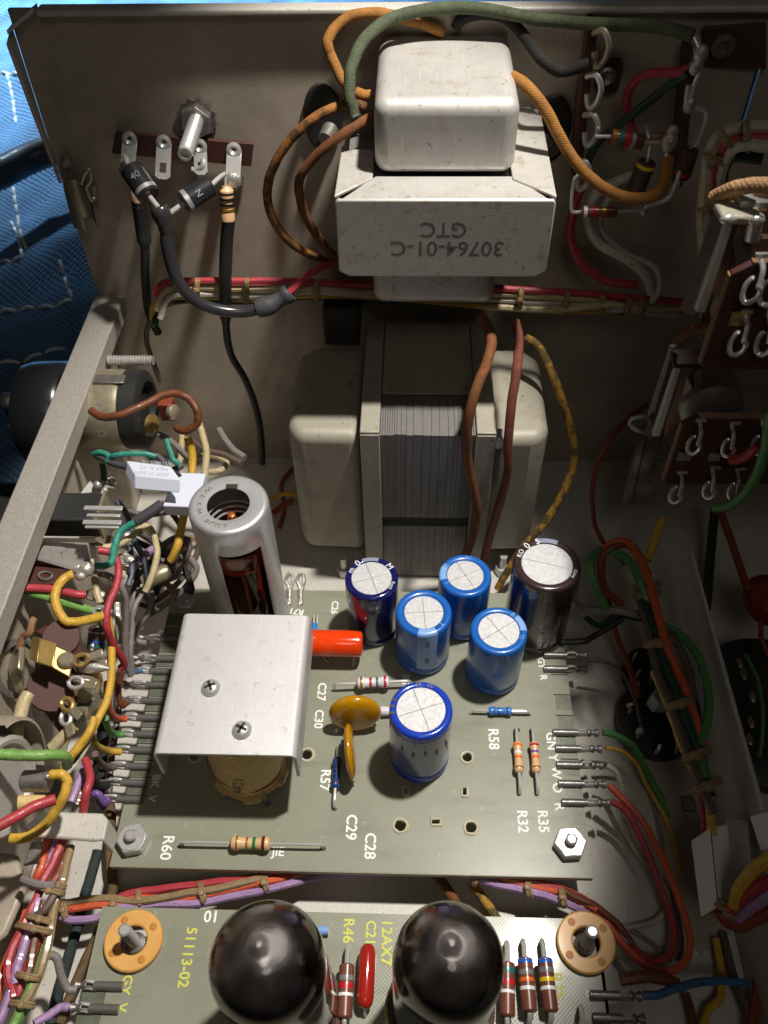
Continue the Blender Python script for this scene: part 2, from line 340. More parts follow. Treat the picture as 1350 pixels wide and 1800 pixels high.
# ================================================================ SETTING
def cz(x, y):
    far = max(0, min(1, (y - 19.5) / 6)) if x > -9.5 else min(1, max(0, -9.5 - x) / 4)
    nz = mathutils.noise.noise(Vector((x * .16, y * .16, 3.1))) * 1.1 + .6 * abs(mathutils.noise.noise(Vector((x * .34 + 9, y * .22, .7)))) + .25 * mathutils.noise.noise(Vector((x * .9, y * .7, 5)))
    return -.95 + far * (nz * .75 + .40 * math.sin(x * .16 + y * .09) + .22 * math.sin(x * .11 - y * .21 + 1.3) + .12 * math.sin(x * .5 + y * .33) + .5 * max(0, math.sin(x * .33 + y * .13 + 2)) ** 6 + .35 * max(0, math.sin(x * .12 - y * .30)) ** 8)
def cloth_sheet():
    mb = MB(); nx, ny = 250, 210; x0, x1, y0, y1 = -75, 60, -6, 110; vs = []; fs = []; uv = []
    for j in range(ny + 1):
        for i in range(nx + 1):
            x = x0 + (x1 - x0) * i / nx; y = y0 + (y1 - y0) * j / ny
            far = max(0, min(1, (y - 19.5) / 6)) if x > -9.5 else 1
            z = cz(x, y)
            vs.append((x, y, z)); uv.append((x, y))
    for j in range(ny):
        for i in range(nx):
            k = j * (nx + 1) + i; fs.append((k, k + 1, k + nx + 2, k + nx + 1))
    mb.add(vs, fs, uv); return mb
def cloth_mat():
    m = bpy.data.materials.new('blue_moving_cloth'); m.use_nodes = True; nt = m.node_tree; N = nt.nodes; L = nt.links; b = N['Principled BSDF']
    b.inputs['Roughness'].default_value = .8; b.inputs['Sheen Weight'].default_value = .2
    tc = N.new('ShaderNodeTexCoord'); mp = N.new('ShaderNodeMapping'); mp.inputs['Rotation'].default_value[2] = R_(32); L.new(tc.outputs['Object'], mp.inputs[0])
    wv = N.new('ShaderNodeTexWave'); wv.inputs['Scale'].default_value = 1.9; wv.inputs['Distortion'].default_value = 1.2; wv.inputs['Detail'].default_value = 3; L.new(mp.outputs[0], wv.inputs[0])
    mp2 = N.new('ShaderNodeMapping'); mp2.inputs['Rotation'].default_value[2] = R_(-50); L.new(tc.outputs['Object'], mp2.inputs[0])
    w2 = N.new('ShaderNodeTexWave'); w2.inputs['Scale'].default_value = 1.5; w2.inputs['Distortion'].default_value = 1.5; L.new(mp2.outputs[0], w2.inputs[0])
    ns = N.new('ShaderNodeTexNoise'); ns.inputs['Scale'].default_value = .5; ns.inputs['Detail'].default_value = 6; L.new(tc.outputs['Object'], ns.inputs[0])
    mu = N.new('ShaderNodeMath'); mu.operation = 'MULTIPLY'; L.new(wv.outputs[0], mu.inputs[0]); L.new(w2.outputs[0], mu.inputs[1])
    ad = N.new('ShaderNodeMath'); ad.operation = 'ADD'; L.new(mu.outputs[0], ad.inputs[0]); L.new(ns.outputs[0], ad.inputs[1])
    r = N.new('ShaderNodeValToRGB'); r.color_ramp.elements[0].position = .35; r.color_ramp.elements[0].color = (.015, .06, .16, 1); r.color_ramp.elements[1].position = 1.15; r.color_ramp.elements[1].color = (.10, .33, .62, 1)
    L.new(ad.outputs[0], r.inputs[0]); L.new(r.outputs[0], b.inputs['Base Color'])
    bp = N.new('ShaderNodeBump'); bp.inputs['Strength'].default_value = .8; bp.inputs['Distance'].default_value = .25; L.new(ad.outputs[0], bp.inputs['Height']); L.new(bp.outputs[0], b.inputs['Normal'])
    MATS['cloth'] = m
cloth_mat()
ground = struct('cloth_ground', cloth_sheet(), 'cloth', sharp=180)
def PC(a, b):
    z = -.95
    for _ in range(12): p = P(a, b, z=z); z = .5 * z + .5 * cz(p.x, p.y)
    return P(a, b, z=z)
def stitches(lines):
    mb = MB()
    for ln in lines:
        q = [PC(a, b) for a, b in ln]; q = spline(q, 3)
        L_ = [0]
        for i in range(1, len(q)): L_.append(L_[-1] + (q[i] - q[i - 1]).length)
        step = .85; t = 0
        while t + .65 < L_[-1]:
            def at(s):
                for i in range(1, len(q)):
                    if L_[i] >= s: f = (s - L_[i - 1]) / max(1e-6, L_[i] - L_[i - 1]); return q[i - 1].lerp(q[i], f)
                return q[-1]
            a, b = at(t), at(t + .68); d = (b - a)
            zz = lambda p, h: V((p.x, p.y, cz(p.x, p.y) + h))
            mb.tube([zz(a, -.04), zz(a.lerp(b, .3), .06), zz(a.lerp(b, .7), .06), zz(b, -.04)], .075, 6, 2); t += step
    return mb
st = link('seam_stitching', stitches([[(0, 549), (60, 541), (124, 530), (118, 505), (112, 480), (104, 455)], [(0, 461), (38, 458), (33, 420), (14, 380)],
                                  [(0, 637), (60, 628), (124, 611)], [(12, 130), (20, 160), (28, 215)], [(0, 128), (25, 130), (48, 138)], [(24, 330), (34, 400), (52, 452)]]), 'nylon')
st.parent = ground; st['kind'] = 'stuff'; ORG[st.name] = V((0, 0, 0))
pc = [P(-60, 330, z=1.5), P(0, 305, z=1.6), P(45, 282, z=1.6), P(100, 262, z=1.8), P(160, 262, z=1.8)]
solo('power_cord', 'thick dark power cord lying on the blue cloth outside the case', 'cord', MB().tube(pc, .62, 14, 8), 'w_slate')

# ---------------------------------------------------------------- the case
WY = 19.0; RZ = 6.08
case = thing('metal_case', 'open cream metal equipment case with a raised back panel and a flat side rail', 'case', (0, 10, 0))
part('floor_panel', MB().span((-8.3, -1.5, -.12), (15, WY, 0)), 'floor_steel', case)
def back_wall():
    mb = MB(); a = P(1334, 118, y=WY); b = P(1304, 217, y=WY); x0 = (a.x + b.x) / 2 - .05; x1 = x0 + .1; zb, zt = b.z, a.z; T = .12; xr = 15; xl = -8.37; top = 13.06
    for (p, q) in (((xl, 0), (x0, top)), ((x1, 0), (xr, top)), ((x0, 0), (x1, zb)), ((x0, zt), (x1, top))):
        mb.span((p[0], WY, p[1]), (q[0], WY + T, q[1]))
    return mb
part('back_panel', back_wall(), 'steel', case)
part('top_lip', MB().span((-7.7, WY - .28, 13.0), (15, WY + .1, 13.14)), 'floor_steel', case, bevel=.05)
part('corner_fold', MB().prism([(-8.37, WY, 12.7), (-8.37, WY - .42, 12.55), (-8.37, WY - .30, 11.2), (-8.37, WY - .04, 9.3), (-8.37, WY, 9.3)], (-.08, 0, 0)), 'floor_steel', case, bevel=.02)
part('corner_fold', MB().prism([(-8.36, WY - .38, 12.72), (-7.72, WY - .26, 13.1), (-7.72, WY, 13.1), (-8.36, WY, 12.72)], (0, 0, .08)), 'floor_steel', case)
def side_wall():
    mb = MB(); zs = RZ - .02; mb.span((-8.42, -1.5, 0.002), (-8.31, WY - .02, zs)); return mb
part('side_panel', side_wall(), 'steel', case)
part('side_panel', MB().span((14.9, -1.5, 0.002), (15.0, WY - .02, 9)), 'steel', case)
rl, rr = -8.43, -7.66
rail = MB().span((rl, -1.5, RZ - .04), (rr, WY - .05, RZ + .08)); 
part('side_rail', rail, 'rail_steel', case, bevel=.035, bseg=3)
part('rail_lip', MB().span((rr - .1, -1.5, RZ - .42), (rr - .012, WY - .07, RZ - .042)), 'rail_steel', case)
# grommet holes and clips on the back wall
def oval(c, rx, rz, y, t=.12, n=24): return MB().prism([V((c.x + rx * math.cos(6.2832 * i / n), y, c.z + rz * math.sin(6.2832 * i / n))) for i in range(n)], (0, -t, 0))
for (px, py, lab) in ((568, 205, 'black rubber grommet in the back panel left of the small transformer'), (968, 225, 'black rubber grommet in the back panel right of the small transformer')):
    c = P(px, py, y=WY); g = thing('rubber_grommet', lab, 'grommet', c)
    part('plate', oval(c, .44, .76, WY - .004), 'rubber_black', g, bevel=.05)
    k = MB(); k.cyl(V((c.x + (.15 if px < 700 else -.1), WY - .11, c.z - .25)), V((c.x + .05, WY - .45, c.z - .3)), .2, .16, 14); part('screw_end', k, 'dull_metal', g)
clp = thing('spring_clip', 'bent spring steel barrel clip riveted to the left edge of the back panel', 'clip', P(145, 350, y=18.6))
c0 = P(118, 285, y=18.9)
part('tab', MB().prism([P(106, 300, y=18.93), P(108, 272, y=18.93), P(122, 270, y=18.93), P(132, 300, y=18.93), P(140, 330, y=18.93), P(122, 332, y=18.93)], (0, -.07, 0)), 'gilt_steel', clp, bevel=.02)
part('rivet', MB().cyl(c0 + V((0, -.02, 0)), c0 + V((0, -.16, 0)), .1, .07, 12), 'zinc', clp)
a, b = P(134, 325, y=18.55), P(150, 392, y=18.55)
part('barrel', MB().lathe(a, b - a, [(.30, 0), (.30, (b - a).length), (.26, (b - a).length), (.26, 0), (.30, 0)], 20, 0, 5.2, ref=(.3, -1, 0)), 'gilt_steel', clp)
part('spring_loop', MB().tube([P(143, 322, y=18.5), P(150, 302, y=18.4), P(158, 300, y=18.4), P(160, 316, y=18.4), P(152, 330, y=18.4), P(160, 350, y=18.4), P(166, 346, y=18.5), P(165, 330, y=18.5)], .05, 8), 'gilt_steel', clp)

# ================================================================ SMALL TRANSFORMER (on the back wall)
st_ = thing('small_transformer', 'small tin-cased transformer stamped GTC hanging upside down on the back panel', 'transformer', (.6, 17, 9.4))
xa, xb, yf, yb, zb_, zt_ = -1.5, 2.69, 14.99, 18.9, 9.42, 11.1
fr = MB(); pts = [(xa + .04, yf, zt_), (xb - .04, yf, zt_), (xb, yf, zt_ - .08), (xb, yf, zb_ + .12), (xb - .22, yf, zb_), (xa + .22, yf, zb_), (xa, yf, zb_ + .12), (xa, yf, zt_ - .08)]
fr.prism(pts, (0, .09, 0)); part('front_plate', fr, 'tin_spotted', st_, bevel=.035, bseg=3)
yb1 = 15.84
part('top_plate', MB().prism([(xa + .12, yf + .02, zt_ + .01), (xb - .12, yf + .02, zt_ + .01), (xb - .75, yb1 + .05, zt_ + .01), (xa + .75, yb1 + .05, zt_ + .01)], (0, 0, -.09)), 'tin', st_, bevel=.03, bseg=3)
part('side_flange', MB().prism([(xb, yf + .06, zt_ - .02), (xb - .78, yb1 - .12, zt_ - .02), (xb - .82, yb - .55, zt_ - .02), (xb - .72, yb - .1, zt_ - .02), (xb - .2, yb - .1, zt_ - .02), (xb + .02, yb - .5, zt_ - .02)], (0, 0, .07)), 'tin_spotted', st_, bevel=.02)
part('side_flange', MB().prism([(xa, yf + .06, zt_ - .02), (xa + .02, 16.9, zt_ - .02), (xa + .7, 16.9, zt_ - .02), (xa + .7, yb1 - .1, zt_ - .02)], (0, 0, .07)), 'tin_spotted', st_, bevel=.02)
part('side_plate', MB().span((xb - .09, yf + .1, zb_ + .1), (xb - .005, yb, zt_ - .04)), 'tin_spotted', st_)
part('side_plate', MB().span((xa + .005, yf + .1, zb_ + .1), (xa + .09, 17.2, zt_ - .04)), 'tin_spotted', st_)
part('core', MB().span((xa + .15, yf + .15, zb_ + .18), (xb - .15, yb, zt_ - .12)), 'core_steel', st_)
for k, z in enumerate((10.2, 10.55, 10.9)):
    part('solder_tab', MB().prism([(xa + .02, 17.6 + k * .35, z), (xa + .7, 17.5 + k * .35, z), (xa + .7, 17.9 + k * .35, z), (xa + .02, 17.85 + k * .35, z)], (0, 0, .06)), 'tin', st_, bevel=.015)
bell = MB().prism([(-.76, yb1, zt_ + .02), (1.95, yb1, zt_ + .02), (1.95, yb1, 12.56), (-.76, yb1, 12.56)], (0, 3.25, 0))
part('winding_cover', bell, 'tin', st_, bevel=.27, bseg=7, sharp=60)
bell = MB().prism([(-.86, yb1 + .1, 9.4), (1.80, yb1 + .1, 9.4), (1.80, yb1 + .1, 8.03), (-.86, yb1 + .1, 8.03)], (0, 2.7, 0))
part('lower_winding_cover', bell, 'tin_spotted', st_, bevel=.26, bseg=7, sharp=60)
for s, px, py, sz in (('GTC', 780, 403, .45), ('30764-01-C', 786, 436, .45)):
    text(s, st_, 'barrel_metal', P(px, py, y=yf), sz, (-1, 0, 0), (0, 0, -1), 'stamped_lettering', .0015, bold=.012, wid=1.03 if s != 'GTC' else 1.0)
# ================================================================ BIG TRANSFORMER (on the case floor)
bt = thing('big_transformer', 'large grey laminated power transformer with rounded end bells on the case floor', 'transformer', (.4, 16, 0))
ZT, YF, YB = 5.7, 14.2, 18.4
for k, x0_, x1_ in ((0, -1.18, -.72), (1, 1.52, 1.98)):
    part('mounting_frame', MB().span((x0_, YF, 0.02), (x1_, YF + .1, ZT)), 'grey_paint', bt, bevel=.02)
    part('mounting_frame', MB().span((x0_, YF + .02, ZT + .003), (x1_, YB, ZT + .08)), 'grey_paint', bt, bevel=.03)
    part('mounting_frame', MB().span((x0_ if k == 0 else x1_ - .08, YF + .1, 0.02), (x0_ + .08 if k == 0 else x1_, YB, ZT)), 'grey_paint', bt)
# laminations: packs of sheets, each its own piece
xs = [-.715]; rnd = random.Random(4)
ws = [.055] * 7 + [.1, .12, .16, .22, .2, .19, .2, .14, .1, .09] + [.05] * 6
sc = 2.23 / sum(ws)
for w_ in ws: xs.append(xs[-1] + w_ * sc)
for i in range(len(ws)):
    d = rnd.uniform(-.012, .012); g = .0045
    m = MB(); a, b = xs[i] + g, xs[i + 1] - g
    m.span((a, YF + .06 + d, 2.72), (b, YF + 1.5 + d, ZT - .04 + d)); part('lamination', m, 'core_steel', bt)
    if i > 5 and i < 18:
        m = MB().span((a, YF + .16 + d, .1), (b, YF + 1.5 + d, 2.28)); part('lamination', m, 'core_steel', bt)
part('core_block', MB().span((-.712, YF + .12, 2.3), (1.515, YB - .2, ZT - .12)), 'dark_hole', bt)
part('core_block', MB().span((-.71, YF + .24, .05), (1.51, YB - .2, 2.2)), 'core_steel', bt)
part('top_strap', MB().span((-.70, YF + 1.42, ZT - .02), (1.50, YB, ZT + .04)), 'grey_paint', bt, bevel=.02)
def end_bell(x0_, x1_, y0, y1, z0, z1, ch):
    xi, xo = (x1_, x0_) if x0_ < 0 else (x0_, x1_); d = 1 if xo > xi else -1
    m = MB().prism([(xi, y0, z0), (xo - d * ch * .2, y0 + .05, z0), (xo, y0 + ch * .6, z0), (xo, y1 - .4, z0), (xo - d * ch * .5, y1, z0), (xi, y1, z0)], (0, 0, z1 - z0)); return m
part('end_bell', end_bell(-2.98, -1.2, YF + .35, 18.0, .9, 5.32, .8), 'grey_paint', bt, bevel=.42, bseg=7, sharp=60)
part('end_bell', end_bell(2.0, 3.32, YF + .35, 18.0, .9, 5.3, .8), 'grey_paint', bt, bevel=.42, bseg=7, sharp=60)
a = P(878, 775, y=YF + .1); part('corner_lug', MB().cyl(a + V((0, .3, -.05)), a + V((0, -.02, -.1)), .22, .2, 14), 'zinc', bt, bevel=.04)
for px, py in ((882, 1003), (605, 1005)):
    c = P(px, py, z=.1); s_ = thing('machine_screw', 'machine screw at the foot of the big transformer, %s' % ('right, beside the brown capacitor' if px > 700 else 'left, behind the navy capacitor'), 'screw', V((c.x, c.y, 0)), 'screws holding the big transformer')
    part('nut', MB().cyl((c.x, c.y, .02), (c.x, c.y, .3), .2, .2, 6), 'zinc', s_, bevel=.02); part('shank', MB().cyl((c.x, c.y, .3), (c.x, c.y, .75), .1, .1, 12), 'zinc', s_)
# cable boot behind
solo('cable_boot', 'black rubber boot behind the big transformer, left of its core', 'boot', MB().prism([P(566, 545, y=17.6), P(632, 545, y=17.6), P(632, 610, y=17.6), P(570, 608, y=17.6)], (0, 1.2, 0)), 'rubber_black', bevel=.08)

# ================================================================ CIRCUIT BOARDS
BZ = 1.2
def board(name, label, x0, x1, y0, y1, mk):
    t = thing(name, label, 'circuit board', ((x0 + x1) / 2, (y0 + y1) / 2, BZ - .16)); return t
b1 = thing('circuit_board', 'green glass-fibre circuit board with five blue capacitors, in the middle of the case', 'circuit board', (-1.2, 9.4, 1.0))
b2 = thing('circuit_board', 'green glass-fibre circuit board with amber washers and two dark tubes, at the near edge', 'circuit board', (-1.2, 2, 1.0))
def plate_with_holes(x0, x1, y0, y1, holes, z0, z1):
    """a sheet cut into strips around through-holes"""
    bm = bmesh.new(); vs = [bm.verts.new(p) for p in ((x0, y0, z1), (x1, y0, z1), (x1, y1, z1), (x0, y1, z1))]; edges = [bm.edges.new((vs[i], vs[(i + 1) % 4])) for i in range(4)]
    for h in holes:
        hv = [bm.verts.new((p[0], p[1], z1)) for p in h]; edges += [bm.edges.new((hv[i], hv[(i + 1) % len(hv)])) for i in range(len(hv))]
    bmesh.ops.triangle_fill(bm, edges=edges, use_beauty=True, use_dissolve=False)
    r = bmesh.ops.extrude_face_region(bm, geom=bm.faces[:]); vv = [e for e in r['geom'] if isinstance(e, bmesh.types.BMVert)]
    bmesh.ops.translate(bm, verts=vv, vec=(0, 0, z0 - z1)); bmesh.ops.recalc_face_normals(bm, faces=bm.faces)
    mb = MB(); bm.verts.index_update(); mb.add([v.co.copy() for v in bm.verts], [tuple(v.index for v in f.verts) for f in bm.faces]); bm.free(); return mb
def circ(px, py, r, n=14, wob=0):
    c = P(px, py, z=BZ); return [(c.x + r * (1 + random.uniform(-wob, wob)) * math.cos(6.2832 * i / n), c.y + r * (1 + random.uniform(-wob, wob)) * math.sin(6.2832 * i / n)) for i in range(n)]
def rect(px, py, w_, h_):
    c = P(px, py, z=BZ); return [(c.x - w_ / 2, c.y - h_ / 2), (c.x + w_ / 2, c.y - h_ / 2), (c.x + w_ / 2, c.y + h_ / 2), (c.x - w_ / 2, c.y + h_ / 2)]
H1 = [circ(540, 1327, .15), circ(343, 1330, .13), circ(704, 1451, .15, 11, .10), circ(828, 1455, .15, 11, .10), circ(821, 1332, .14, 11, .09), rect(766, 1445, .2, .14), rect(817, 1392, .13, .2), rect(714, 1391, .12, .18), circ(471, 1413, .06, 8), circ(568, 1491, .05, 8), circ(319, 1486, .05, 8), circ(588, 1421, .05, 8), circ(910, 1283, .045, 8), circ(935, 1283, .045, 8), circ(912, 1395, .045, 8), circ(943, 1395, .045, 8)]
BX0, BX1, BY0, BY1 = -6.19, 3.86, 5.88, 13.0
slots = []
for i in range(12):
    py = 1100 + i * 22
sub = plate_with_holes(BX0, BX1, BY0, BY1, H1, BZ - .16, BZ)
part('substrate', sub, 'board', b1)
for h in H1[:8]: part('hole_rim', MB().tube([V((a, b, BZ + .002)) for a, b in h + h[:2]], .034, 6, 1, cap=False, jit=.3), 'hole_rim', b1)
for h in H1[8:]: part('hole_rim', MB().tube([V((a, b, BZ + .002)) for a, b in h + h[:2]], .016, 5, 1, cap=False, jit=.3), 'tinned_pad', b1)
part('board_edge', MB().span((BX0 + .01, BY0 - .012, BZ - .155), (BX1 - .01, BY0 - .002, BZ - .01)), 'board_edge', b1)
# edge contacts
LPY = [(292, 1147), (284, 1179), (276, 1208), (270, 1240), (262, 1272), (253, 1302), (246, 1337), (238, 1372), (225, 1404)]
for i in range(12):
    y_ = 12.05 - i * .405
    if y_ < 7.2: break
    part('edge_contact', MB().span((BX0 - .003, y_ - .16, BZ - .162), (BX0 + .42, y_ + .16, BZ + .006)), 'tinned_pad', b1)
    part('edge_slot', MB().span((BX0 - .004, y_ - .20, BZ - .165), (BX0 + .46, y_ - .175, BZ + .008)), 'dark_hole', b1)
for i in range(9):
    y_ = 11.5 - i * .54
    if i not in (0, 1): part('edge_slot', MB().span((BX1 - .40, y_ + .18, BZ - .165), (BX1 + .003, y_ + .205, BZ + .006)), 'dark_hole', b1)
    part('edge_contact', MB().span((BX1 - .36, y_ - .2, BZ - .162), (BX1 + .002, y_ + .17, BZ + .004)), 'board' if i < 3 else 'tinned_pad', b1)
def silk(par, m, items):
    for it in items:
        s, px, py, sz = it[:4]; deg = it[4] if len(it) > 4 else -90; xd = V((math.cos(R_(deg)), math.sin(R_(deg)), 0)); yd = V((-xd.y, xd.x, 0))
        text(s, par, m, P(px, py, z=BZ), sz * .86, xd, yd, depth=.006, bold=.018)
silk(b1, 'silk_white', [('C26', 588, 1068, .28), ('R71', 521, 1075, .28, 172), ('C27', 565, 1216, .33), ('C30', 560, 1264, .33), ('R57', 571, 1371, .36), ('C29', 617, 1454, .38), ('C28', 650, 1487, .38), ('R60', 293, 1490, .38),
    ('R58', 867, 1299, .38), ('R32', 918, 1444, .36), ('R35', 954, 1444, .36), ('GY', 951, 1166, .27), ('R', 955, 1191, .27), ('GN', 968, 1303, .34), ('Y', 972, 1332, .34), ('W', 977, 1358, .34), ('O', 979, 1385, .34), ('R', 983, 1418, .34),
    ('BK', 273, 1373, .3), ('V', 267, 1404, .3), ('JIE', 489, 1498, .30, 0), ('R5', 712, 1195, .3)])
part('substrate', plate_with_holes(BX0 + .05, BX1 - .02, -2.0, 5.08, [circ(236, 1650, .34, 20), circ(1030, 1648, .34, 20)], BZ - .16, BZ), 'board', b2)
silk(b2, 'silk_yellow', [('51113-02', 329, 1682, .33), ('GY', 222, 1731, .3), ('V', 214, 1771, .3), ('R46', 612, 1636, .34), ('C21', 651, 1640, .32), ('12AX7', 679, 1656, .34), ('R4', 682, 1785, .3), ('R75', 979, 1733, .34)])
silk(b2, 'silk_white', [('10', 372, 1610, .36, 180), ('8', 1036, 1747, .26)])
part('edge_contact', MB().span((BX0 + .045, 3.3, BZ - .162), (BX0 + .5, 3.72, BZ + .006)), 'tinned_pad', b2)
part('edge_contact', MB().span((BX0 + .045, 2.7, BZ - .162), (BX0 + .5, 3.2, BZ + .006)), 'tinned_pad', b2)
part('edge_contact', MB().span((BX1 - .5, 2.6, BZ - .162), (BX1 - .018, 3.3, BZ + .006)), 'tinned_pad', b2)
for (bd, y) in ((b1, 6), ):
    pass
# ================================================================ COMPONENTS
def axial(name, label, cat, h0, h1, zc, L, r, shape, body, bands, group=None, z=BZ, lead=.035, off=0.0):
    h0 = P(*h0, z=z) if len(h0) == 2 else V(h0); h1 = P(*h1, z=z) if len(h1) == 2 else V(h1)
    d = (h1 - h0).normalized(); c = (h0 + h1) / 2 + d * off; c.z = z + zc
    t = thing(name, label, cat, c, group); a, b = c - d * L / 2, c + d * L / 2
    if shape == 'bone': pr = [(0, 0), (r * .6, .0), (r * .95, L * .04), (r * 1.08, L * .12), (r * 1.05, L * .2), (r * .88, L * .27), (r * .86, L * .5), (r * .88, L * .73), (r * 1.05, L * .8), (r * 1.08, L * .88), (r * .95, L * .96), (r * .6, L), (0, L)]
    else: pr = [(0, 0), (r * .85, 0), (r, L * .03), (r, L * .97), (r * .85, L), (0, L)]
    part('body', MB().lathe(a, d, pr, 20), body, t)
    def rad(f):
        for i in range(1, len(pr)):
            if pr[i][1] >= f * L: 
                k = (f * L - pr[i - 1][1]) / max(1e-6, pr[i][1] - pr[i - 1][1]); return pr[i - 1][0] * (1 - k) + pr[i][0] * k
        return r
    for f, cm, wd in bands:
        f0, f1 = f - wd / 2, f + wd / 2; fm = f
        part('colour_band', MB().lathe(a, d, [(rad(f0) - .004, f0 * L), (rad(f0) + .004, f0 * L), (rad(fm) + .005, fm * L), (rad(f1) + .004, f1 * L), (rad(f1) - .004, f1 * L)], 20), cm, t)
    for h, e, s in ((h0, a, -1), (h1, b, 1)):
        q = V((h.x, h.y, h.z - .1)); top = V((h.x, h.y, c.z - .06)); 
        part('lead', MB().tube([q, V((h.x, h.y, (z + c.z) / 2)), top + d * (-s) * .015, V((h.x, h.y, c.z)) - d * s * .1, e], lead, 8, 4), 'lead_wire', t)
    return t
B = lambda *a: [(x[0], 'b_' + x[1], x[2] if len(x) > 2 else .07) for x in a]
axial('resistor', 'white resistor with gold, red and green bands, between the orange capacitor and the yellow disc', 'resistor', (588, 1213), (722, 1207), .28, .78, .135, 'bone', 'res_white', B((.14, 'gold'), (.42, 'red', .08), (.62, 'teal', .07), (.86, 'red', .08)), off=.02)
axial('resistor', 'small bright blue resistor beside the printed R58', 'resistor', (828, 1254), (932, 1256), .14, .54, .095, 'bone', 'res_blue', B((.22, 'brown', .05), (.42, 'black', .05), (.58, 'violet', .05), (.8, 'brown', .05)), off=-.02)
axial('resistor', 'small navy blue resistor standing lengthwise beside the printed R57', 'resistor', (596, 1312), (588, 1420), .2, .72, .095, 'bone', 'res_navy', B((.15, 'brown', .05), (.35, 'black', .05), (.5, 'black', .05), (.65, 'black', .05), (.85, 'brown', .05)))
axial('resistor', 'tan resistor with orange and white bands above the printed R32', 'resistor', (906, 1283), (913, 1396), .2, .72, .1, 'bone', 'res_tan', B((.12, 'orange', .09), (.36, 'white', .07), (.52, 'orange', .08), (.85, 'gold', .05)))
axial('resistor', 'tan resistor with red and violet bands above the printed R35', 'resistor', (934, 1283), (944, 1396), .2, .72, .1, 'bone', 'res_tan', B((.12, 'red', .08), (.34, 'violet', .07), (.52, 'orange', .08), (.85, 'gold', .05)))
axial('resistor', 'long-leaded tan resistor with green and brown bands beside the printed R60', 'resistor', (319, 1486), (567, 1491), .2, .84, .14, 'bone', 'res_tan', B((.17, 'gold', .05), (.42, 'gold', .05), (.60, 'green', .08), (.83, 'brown', .08)), lead=.03)
G2 = 'brown moulded resistors on the near board'
def RB(lab, x, x2, y0, y1, bands, off=0): axial('resistor', lab, 'resistor', (x, y0), (x2, y1), .3, .9, .145, 'cyl', 'res_brown', bands, G2, lead=.05, off=off + .10)
RB('brown moulded resistor with red and white bands between the left tube and the red capacitor', 613, 606, 1668, 1812, B((.27, 'grey', .1), (.42, 'red', .1), (.58, 'white', .06)))
RB('brown moulded resistor half hidden behind the right tube', 889, 889, 1662, 1812, B((.16, 'teal', .1), (.38, 'red', .1), (.56, 'white', .06)))
RB('brown moulded resistor with blue, orange and white bands near the right tube', 917, 929, 1658, 1800, B((.06, 'blue', .1), (.28, 'grey', .1), (.42, 'orange', .07), (.58, 'white', .07)))
RB('brown moulded resistor with blue, yellow and white bands beside the printed R75', 950, 966, 1658, 1800, B((.06, 'blue', .1), (.24, 'grey', .1), (.42, 'yellow', .08), (.58, 'white', .07)))
c = P(643, 1716, z=BZ + .3)
rc = thing('capacitor', 'glossy red dipped capacitor lying between a brown resistor and the right tube', 'capacitor', c)
part('body', MB().lathe(c + V((0, -.55, 0)), (0.02, 1, 0), [(0, 0), (.09, .02), (.14, .08), (.165, .2), (.165, .92), (.14, 1.04), (.09, 1.1), (0, 1.12)], 20), 'red_coat', rc)
for s in (-1, 1): part('lead', MB().tube([c + V((0, s * .5, -.05)), c + V((0, s * .6, -.2)), c + V((0, s * .6, -.4))], .03), 'lead_wire', rc)
solo('wire_link', 'bare upright lead on the near board below the right amber washer', 'lead', MB().tube([P(1020, 1770, z=BZ), P(1022, 1774, z=BZ + .3), P(1024, 1790, z=BZ + .42), P(1028, 1815, z=BZ + .4), P(1030, 1830, z=BZ)], .05), 'lead_wire')
c = P(562, 1637, z=BZ + .12); solo('blue_sleeve', 'pale blue plastic sleeve end beside the left tube', 'sleeve', MB().cyl(c + V((-.2, 0, .0)), c + V((.17, 0.02, 0)), .09, .085, 12), 'blue_pale')
